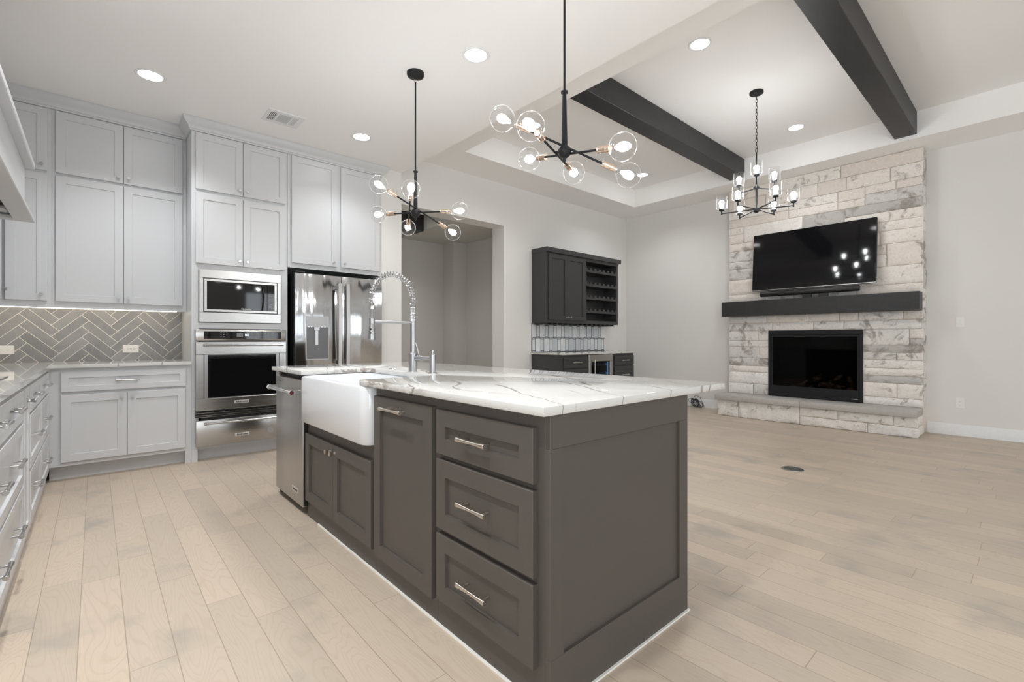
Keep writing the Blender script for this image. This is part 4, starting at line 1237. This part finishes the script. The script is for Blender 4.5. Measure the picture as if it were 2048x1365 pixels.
# ------------------------------------------------------------------ stone chimney, hearth, mantel
SXF = 7.205
SYa, SYb = .897, 3.140
FB = (1.475, 2.580, .31, 1.236)
def stone_face(mb_t, tones, mp, u0, u1, v0, v1, dep, seed, tone, cell=.026, amp=.011, corner=False):
    nu = max(2, int((u1 - u0) / cell)); nv = max(2, int((v1 - v0) / cell))
    g = .0032
    off = (noise.random() * .004)
    grid = []
    for j in range(nv + 1):
        row = []
        for i in range(nu + 1):
            fu, fv = i / nu, j / nv
            u = u0 + g + (u1 - u0 - 2 * g) * fu; v = v0 + g + (v1 - v0 - 2 * g) * fv
            e = min(fu * (u1 - u0), (1 - fu) * (u1 - u0), fv * (v1 - v0), (1 - fv) * (v1 - v0))
            ee = min(1.0, e / .018)
            nz = noise.fractal(Vector((u * 9 + seed * 3.1, v * 9, seed)), .8, 2.1, 4) * amp
            w = dep - .010 * (1 - ee) ** 2 + nz * (.35 + .65 * ee)
            ju = noise.noise(Vector((v * 30, seed, 1.7))) * .0025 if i in (0, nu) else 0
            jv = noise.noise(Vector((u * 30, seed, 5.2))) * .0025 if j in (0, nv) else 0
            row.append(mb_t.verts.new(mp(u + ju, v + jv, w)))
        grid.append(row)
    for j in range(nv):
        for i in range(nu):
            mb_t.faces.new((grid[j][i], grid[j][i + 1], grid[j + 1][i + 1], grid[j + 1][i])); tones.append(tone)
    rim = grid[0] + [grid[j][nu] for j in range(1, nv + 1)] + grid[nv][::-1][1:] + [grid[j][0] for j in range(nv - 1, 0, -1)]
    bk = []
    for v_ in rim:
        c = v_.co.copy(); q = mp(0, 0, 0); d = mp(0, 0, 1) - q
        c = c - d * (c - q).dot(d)
        bk.append(mb_t.verts.new(c))
    for k in range(len(rim)):
        mb_t.faces.new((rim[k], bk[k], bk[(k + 1) % len(rim)], rim[(k + 1) % len(rim)])); tones.append(tone)

def layout(u0, u1, v0, v1, R, hmin=.10, hmax=.24):
    """ragged ashlar: courses, some split in two"""
    out = []; v = v0
    while v < v1 - 1e-4:
        h = R.uniform(hmin, hmax) if R.random() < .75 else hmin
        if v1 - v - h < hmin * .8: h = v1 - v
        u = u0
        while u < u1 - 1e-4:
            w = R.uniform(.20, .85)
            if u1 - u - w < .12: w = u1 - u
            if h > .19 and R.random() < .5:
                c = R.uniform(.4, .6) * h
                out.append((u, u + w, v, v + c))
                k = R.uniform(.35, .65)
                if w > .34 and R.random() < .6:
                    out += [(u, u + w * k, v + c, v + h), (u + w * k, u + w, v + c, v + h)]
                else: out.append((u, u + w, v + c, v + h))
            else: out.append((u, u + w, v, v + h))
            u += w
        v += h
    return out
mps = mapXn(SXF + .02)       # u=-y
R = random.Random(21)
stones = []
stones += layout(-SYb, -SYa, 1.238, 1.452, R, .085, .125)
stones += layout(-SYb, -FB[1], .31, 1.238, R, .09, .17)
stones += layout(-FB[0], -SYa, .31, 1.238, R, .09, .20)
stones += layout(-SYb, -SYa, 1.665, HS - .003, R, .115, .29)
noise.seed_set(4)
t = bmesh.new(); tones = []
for k, (a, b, c, d) in enumerate(stones):
    q = R.random(); up = c > 1.6
    tone = (.0 + q * .55 if q < .84 else .8 + .2 * R.random()) if up else (.28 + q * .45 if q < .8 else .75 + .25 * R.random())  # stones below the mantel whiter and greyer: different light there put into tone
    stone_face(t, tones, mps, a, b, c, d, .022 + R.uniform(-.003, .004), k * 1.37, tone)
# right and left returns
for mpq, seed in ((lambda u, v, w: Vector((u, SYa + .018 - w, v)), 50), (lambda u, v, w: Vector((u, SYb - .018 + w, v)), 90)):
    v = .31
    while v < HS - .01:
        h = R.uniform(.12, .26)
        if HS - v - h < .12: h = HS - .003 - v
        if not (1.452 < v + h / 2 < 1.665 and False):
            stone_face(t, tones, mpq, SXF + .004, XR, v, v + h, .018, seed + v, .3 + .6 * R.random(), .04, .008)
        v += h
mb = MB(); mb.merge(t, 0); 
nb = len(mb.bm.faces)
bx = (SXF + .022, XR - .001)
mb.box(bx[0], bx[1], SYa + .02, FB[0] + .0, .0, HS - .002, mi=1); mb.box(bx[0], bx[1], FB[1], SYb - .02, 0, HS - .002, mi=1)
mb.box(bx[0], bx[1], FB[0], FB[1], FB[3], HS - .002, mi=1); mb.box(bx[0], bx[1], FB[0], FB[1], 0, FB[2], mi=1)
tones += [.5] * (len(mb.bm.faces) - nb)
o = solo(mb, 'stone_chimney', ['stone', 'mortar'], 'tall pale limestone chimney breast holding the fireplace and television', 'chimney', (7.33, 2.02, 0), angle=60)
tile_attr(o, tones)

HXF = 6.865
r = thing('hearth', 'raised limestone hearth with grey stone cap below the fireplace', 'hearth', (7.0, 2.02, 0))
t = bmesh.new(); tones = []
mph = mapXn(HXF + .02)
hst = [(-3.165, -2.86, 0, .234), (-2.86, -2.08, 0, .234), (-2.08, -1.66, .115, .234), (-1.66, -1.12, .115, .234), (-1.12, -.900, .115, .234), (-2.08, -1.36, 0, .115), (-1.36, -.900, 0, .115)]
for k, s in enumerate(hst): stone_face(t, tones, mph, *s, .022, 300 + k, .35 + .3 * R.random(), .022, .020)
mpq = lambda u, v, w: Vector((u, .912 - w, v))
for a, b in ((0, .115), (.115, .234)): stone_face(t, tones, mpq, HXF + .004, SXF + .02, a, b, .012, 400 + a, .45, .022, .014)
mpq = lambda u, v, w: Vector((u, 3.150 + w, v))
stone_face(t, tones, mpq, HXF + .004, SXF + .02, 0, .234, .012, 440, .45, .03, .012)
mb = MB(); mb.merge(t, 0); nb = len(mb.bm.faces)
mb.box(HXF + .024, SXF + .018, .915, 3.150, 0.0, .236, mi=1)
tones += [.5] * (len(mb.bm.faces) - nb)
o = part(mb, 'hearth_base', ['stone', 'mortar'], r, angle=60); tile_attr(o, tones)
mb = MB(); mb.box(6.800, SXF + .008, 2.062, 3.176, .236, .309, .006, 2); mb.box(6.800, SXF + .008, .900, 2.060, .236, .309, .006, 2)
part(mb, 'hearth_cap', 'hearthcap', r)

mb = MB(); mb.box(7.000, SXF + .006, .906, 3.160, 1.453, 1.663, .004)
solo(mb, 'mantel', 'darkwood', 'thick black wood mantel shelf between television and fireplace', 'mantel', (7.1, 2.03, 1.453))
mb = MB(); mb.box(7.06, 7.12, .965, 1.19, 1.6632, 1.669, .002)
solo(mb, 'wood_strip', 'maple', 'thin flat tan strip lying on the right end of the mantel', 'strip', (7.09, 1.07, 1.6632))

# firebox
r = thing('fireplace', 'black gas fireplace insert with glass front and logs in the stone chimney', 'fireplace', (7.3, 2.03, .31))
mpf = mapXn(7.205)
mb = MB()
frame(mb, mpf, -FB[1] + .002, -FB[0] - .002, .311, 1.234, .058, -.02, .012, .003, fb=.05, fl=.032)
part(mb, 'frame', 'black', r)
mb = MB(); frame(mb, mpf, -FB[1] + .036, -FB[0] - .036, .362, 1.174, .026, -.01, .006, .002, fb=.10, fl=.022); part(mb, 'door_frame', 'black', r)
mb = MB(); y0, y1 = FB[0] + .05, FB[1] - .05
mb.box(7.445, 7.455, y0, y1, .32, 1.22); mb.box(7.21, 7.445, y0 - .01, y0, .32, 1.22); mb.box(7.21, 7.445, y1, y1 + .01, .32, 1.22); mb.box(7.21, 7.445, y0, y1, .32, .40); mb.box(7.21, 7.445, y0, y1, 1.18, 1.22)
part(mb, 'firebox', 'fireglass', r)
mb = MB(); mb.box(7.206, 7.209, FB[0] + .055, FB[1] - .055, .46, 1.15); part(mb, 'glass', 'fireplaceglass', r)
for p0, p1, rr in (((7.30, 2.25, .45), (7.36, 1.95, .62), .040), ((7.29, 1.95, .44), (7.34, 1.70, .66), .030), ((7.33, 1.62, .45), (7.31, 1.98, .50), .045), ((7.28, 2.40, .44), (7.30, 2.05, .46), .04), ((7.30, 1.60, .44), (7.38, 1.66, .62), .032)):
    a = Vector(p0); b = Vector(p1); n_ = 10
    mb = MB(); mb.lathe(a, b - a, [(rr * (.88 + .2 * noise.noise(Vector((k * .9, rr * 90, 0)))), (b - a).length * k / n_) for k in range(n_ + 1)], 14)
    part(mb, 'log', 'log', r)
mb = MB(); mpk = lambda u, v, w: Vector((7.193 - w, -u, v))
for k in range(7): dash(mb, -1.585 + k * .0095, .352, .0035, .0035, mpk, 0)
part(mb, 'maker_mark', 'whiteink', r)

# television and sound bar (tilted slightly)
r = thing('television', 'large black flat television hung on the stone above the mantel', 'television', (7.09, 2.03, 2.2))
tz, ty = 2.206, 2.031
al = math.radians(4.7)
def mpt(u, v, w):   # local u=-(y-ty), v up along the panel, w out of the panel
    return Vector((7.092 + v * math.sin(al) - w * math.cos(al), ty - u, tz + v * math.cos(al) + w * math.sin(al)))
mb = MB(); mb.prism([(-.716, -.404), (.716, -.404), (.716, .404), (-.716, .404)], mpt, -.042, 0, bev=.003); part(mb, 'panel', 'blackplastic', r)
mb = MB(); mb.prism([(-.712, -.394), (.712, -.394), (.712, .401), (-.712, .401)], mpt, 0.0, .0012); part(mb, 'screen', 'screen', r)
mb = MB(); mb.prism([(-.716, -.404), (.716, -.404), (.716, -.397), (-.716, -.397)], mpt, .0, .002); part(mb, 'lower_bezel', 'greynickel', r)
mb = MB(); mb.box(7.12, 7.188, 1.75, 2.30, 2.02, 2.38, .004); part(mb, 'wall_bracket', 'blackplastic', r)
r = thing('sound_bar', 'long black sound bar just below the television', 'sound bar', (7.07, 2.05, 1.7))
mb = MB(); mb.lathe((7.06, 1.475, 1.748), (0, 1, 0), [(.0, 0), (.032, .002), (.036, .010), (.036, 1.148), (.032, 1.156), (0, 1.158)], 24); part(mb, 'body', 'blackplastic', r)
mb = MB()
for y in (1.86, 2.05): mb.box(7.04, 7.08, y - .05, y + .05, 1.6635, 1.715, .003)
part(mb, 'foot', 'blackplastic', r)

# ------------------------------------------------------------------ wine bar
WX0, WX1 = 4.990, 6.785
YW = 4.862
mw = mapY(YW)
r = thing('wine_wall_cabinet', 'charcoal wall cabinet with two doors and an open wine rack above the bar', 'cabinet', (5.9, 5.0, 1.36))
mb = MB()
mb.box(WX0, 5.93, YW, YH - .001, 1.362, 2.420, .002)
mb.box(6.740, WX1, YW, YH - .001, 1.362, 2.420, .002)
mb.box(5.93, 6.740, YH - .02, YH - .001, 1.362, 2.42); mb.box(5.93, 6.740, YW, YH - .02, 1.362, 1.418); mb.box(5.93, 6.740, YW, YH - .02, 2.372, 2.42)
for z in (1.555, 1.775, 1.990, 2.215): mb.box(5.93, 6.74, YW + .02, YH - .02, z - .010, z)
part(mb, 'body', 'bar', r)
mb = MB(); mb.box(WX0 - .005, WX1 + .045, YW - .035, YH - .001, 2.418, 2.489, .003); part(mb, 'top_trim', 'bar', r)
for u0, u1, ku in ((5.043, 5.452, 5.425), (5.456, 5.876, 5.505)):
    o = part(MB().shaker(mw, u0, u1, 1.408, 2.394, fw=.060), 'door', 'bar', r); part(knob_mb(mw, ku, 1.452, .021, 1.3), 'knob', 'chrome', o)
for z in (1.545, 1.765, 1.980, 2.205):
    mb = MB(); mb.box(5.931, 6.739, YW + .001, YW + .018, z, z + .036)
    n = 7; w_ = (6.739 - 5.931) / n
    for k in range(n + 1):
        a = max(5.931, 5.931 + w_ * (k - .5) + .030); b2 = min(6.739, 5.931 + w_ * (k + .5) - .030)
        mb.box(a, b2, YW + .0012, YW + .0178, z + .0355, z + .068)
    part(mb, 'bottle_rack', 'bar', r)
mb = MB()
for k in range(15): mb.box(5.02 + k * .117, 5.05 + k * .117, YW + .02, YH - .03, 1.338, 1.3615)
for k in range(15): mb.box(5.00 + k * .117, 5.07 + k * .117, YW + .02, YH - .03, 1.336, 1.341)
part(mb, 'stemware_rack', 'bar', r)

# bar tile: interlocking wide and narrow marble strips
def bar_tile():
    t = bmesh.new(); tones = []
    mp = mapY(YH)
    x0, x1 = 4.985, 6.79; pt = .19; g = .0055
    def quad(pts):
        q = pts
        for pl in ((-1, 0, -x0), (1, 0, x1), (0, -1, -.915), (0, 1, 1.362)):
            q = clip(q, *pl)
            if len(q) < 3: return
        tn = rnd.random()
        A = [t.verts.new(mp(a[0], a[1], .009)) for a in q]; B = [t.verts.new(mp(a[0], a[1], .004)) for a in q]
        t.faces.new(A); tones.append(tn)
        for e in range(len(q)): t.faces.new((A[e], B[e], B[(e + 1) % len(q)], A[(e + 1) % len(q)])); tones.append(tn)
    rows = [(.700, .917), (.917, 1.134), (1.134, 1.351), (1.351, 1.57)]
    for ri, (za, zb) in enumerate(rows):
        sh = 0 if ri % 2 == 0 else pt / 2
        for k in range(-1, 12):
            c = 5.079 + .042 + k * pt + sh          # centre of narrow strip
            nw, ww = .034, .061
            # narrow strip with flared ends (dog-bone)
            e = .018
            quad([(c - nw + g, za + e + g), (c + nw - g, za + e + g), (c + nw - g, zb - e - g), (c - nw + g, zb - e - g)])
            quad([(c - ww + g, za - e + g), (c + ww - g, za - e + g), (c + ww - g, za + e - g), (c - ww + g, za + e - g)]) if False else None
            cw = c + pt / 2
            quad([(cw - ww + g, za - e + g + .018), (cw + ww - g, za - e + g + .018), (cw + ww - g, zb + e - g - .018), (cw - ww + g, zb + e - g - .018)])
            quad([(c - nw + g, zb - e + g), (c + nw - g, zb - e + g), (c + nw - g, zb - g + .0), (c - nw + g, zb - g)])
            quad([(c - nw + g, za + g), (c + nw - g, za + g), (c + nw - g, za + e - g), (c - nw + g, za + e - g)])
    return t, tones
t, tones = bar_tile()
mb = MB(); mb.merge(t, 0); nb = len(mb.bm.faces)
mb.box(4.983, 6.792, YH - .006, YH - .0005, .914, 1.362, mi=1); tones += [.5] * (len(mb.bm.faces) - nb)
o = solo(mb, 'bar_backsplash', ['bartile', 'darkgrout'], 'pale marble strip tile with dark grout behind the wine bar counter', 'backsplash', (5.9, YH, .914), angle=20)
tile_attr(o, tones)

YBF = 4.535
mbf = mapY(YBF)
BX0, BX1 = 4.985, 6.760
mb = MB(); mb.box(BX0, 5.560, YBF, YH - .001, .0, .888, .001)
unit('bar_cabinet', 'charcoal bar base cabinet with drawers left of the wine cooler', (5.27, 4.85, 0), mb, 'bar', mbf, drawers=[(5.012, 5.540, .695, .852, .045, .19), (5.012, 5.540, .40, .676, .055, .19), (5.012, 5.540, .11, .382, .055, .19)], group='bar base cabinets')
mb = MB(); mb.box(6.170, BX1, YBF, YH - .001, .0, .888, .001)
unit('bar_cabinet', 'charcoal bar base cabinet with drawers right of the wine cooler', (6.46, 4.85, 0), mb, 'bar', mbf, drawers=[(6.208, 6.745, .700, .848, .045, .19), (6.208, 6.745, .40, .68, .055, .19), (6.208, 6.745, .11, .382, .055, .19)], group='bar base cabinets')
mb = MB(); mb.box(4.965, 6.815, 4.500, YH - .001, .888, .914, .002)
solo(mb, 'countertop', 'quartz', 'small pale countertop of the wine bar below the marble strip tile', 'countertop', (5.9, 4.83, .888), 'quartz countertops')
r = thing('wine_cooler', 'steel framed wine cooler with glass door under the bar counter', 'wine cooler', (5.86, 4.85, 0))
mb = MB(); mb.box(5.567, 5.60, YBF + .03, YH - .03, .05, .884); mb.box(6.13, 6.163, YBF + .03, YH - .03, .05, .884); mb.box(5.60, 6.13, YH - .06, YH - .03, .05, .884); mb.box(5.60, 6.13, YBF + .03, YH - .06, .05, .12); mb.box(5.60, 6.13, YBF + .03, YH - .06, .84, .884); part(mb, 'case', 'blackplastic', r)
mb = MB(); frame(mb, mbf, 5.570, 6.160, .10, .880, .105, -.025, .018, .003, fb=.09, fl=.070); d = part(mb, 'door', 'steel_x', r)
mb = MB(); mb.box(5.64, 6.09, YBF - .004, YBF, .19, .775); part(mb, 'door_glass', 'paneglass', d)
mb = MB(); mb.cyl((5.668, YBF - .055, .22), (5.668, YBF - .055, .80), .010, n=14)
for z in (.25, .77): mb.cyl((5.645, YBF - .01, z), (5.668, YBF - .055, z), .007, n=10)
part(mb, 'handle', 'chrome', d)
mb = MB()
for z in (.28, .42, .56, .70): mb.box(5.61, 6.12, YBF + .04, YBF + .055, z, z + .035)
part(mb, 'shelf_fronts', 'badge', r)
mb = MB(); mb.box(6.075, 6.088, YBF + .02, YBF + .03, .20, .76); mb.box(5.642, 5.648, YBF + .02, YBF + .03, .20, .76); part(mb, 'light_bar', 'coolerlight', r)

# cords on the floor by the wall
mb = MB(); R2 = random.Random(5)
pts = []
ctr = Vector((7.36, 3.74, 0))
for k in range(150):
    a = k * .36
    rr = .07 + .03 * math.sin(k * .21) + .015 * math.sin(k * .77)
    pts.append(ctr + Vector((.45 * rr * math.cos(a) * (1 if k % 2 else .96), rr * 1.15 * math.cos(a + .5) + .03 * math.sin(k * .11), .072 + .055 * math.sin(a + 1.1) + .012 * math.sin(k * .31))))
for p in pts: p.z = max(p.z, .006)
fine = []
for i in range(len(pts) - 1):
    p0, p1, p2, p3 = pts[max(i - 1, 0)], pts[i], pts[i + 1], pts[min(i + 2, len(pts) - 1)]
    for q in range(4):
        u = q / 4
        fine.append(.5 * ((2 * p1) + (p2 - p0) * u + (2 * p0 - 5 * p1 + 4 * p2 - p3) * u * u + (3 * p1 - p0 - 3 * p2 + p3) * u ** 3))
mb.tube(fine, .0042, 6)
mb.tube([(7.39, 3.80, .15), (7.36, 3.74, .20), (7.37, 3.68, .17), (7.35, 3.63, .09), (7.36, 3.60, .03), (7.36, 3.66, .006)], .004, 6)
solo(mb, 'cord_bundle', 'cable', 'tangled bundle of black cords on the floor against the wall left of the hearth', 'cords', (7.36, 3.72, 0))
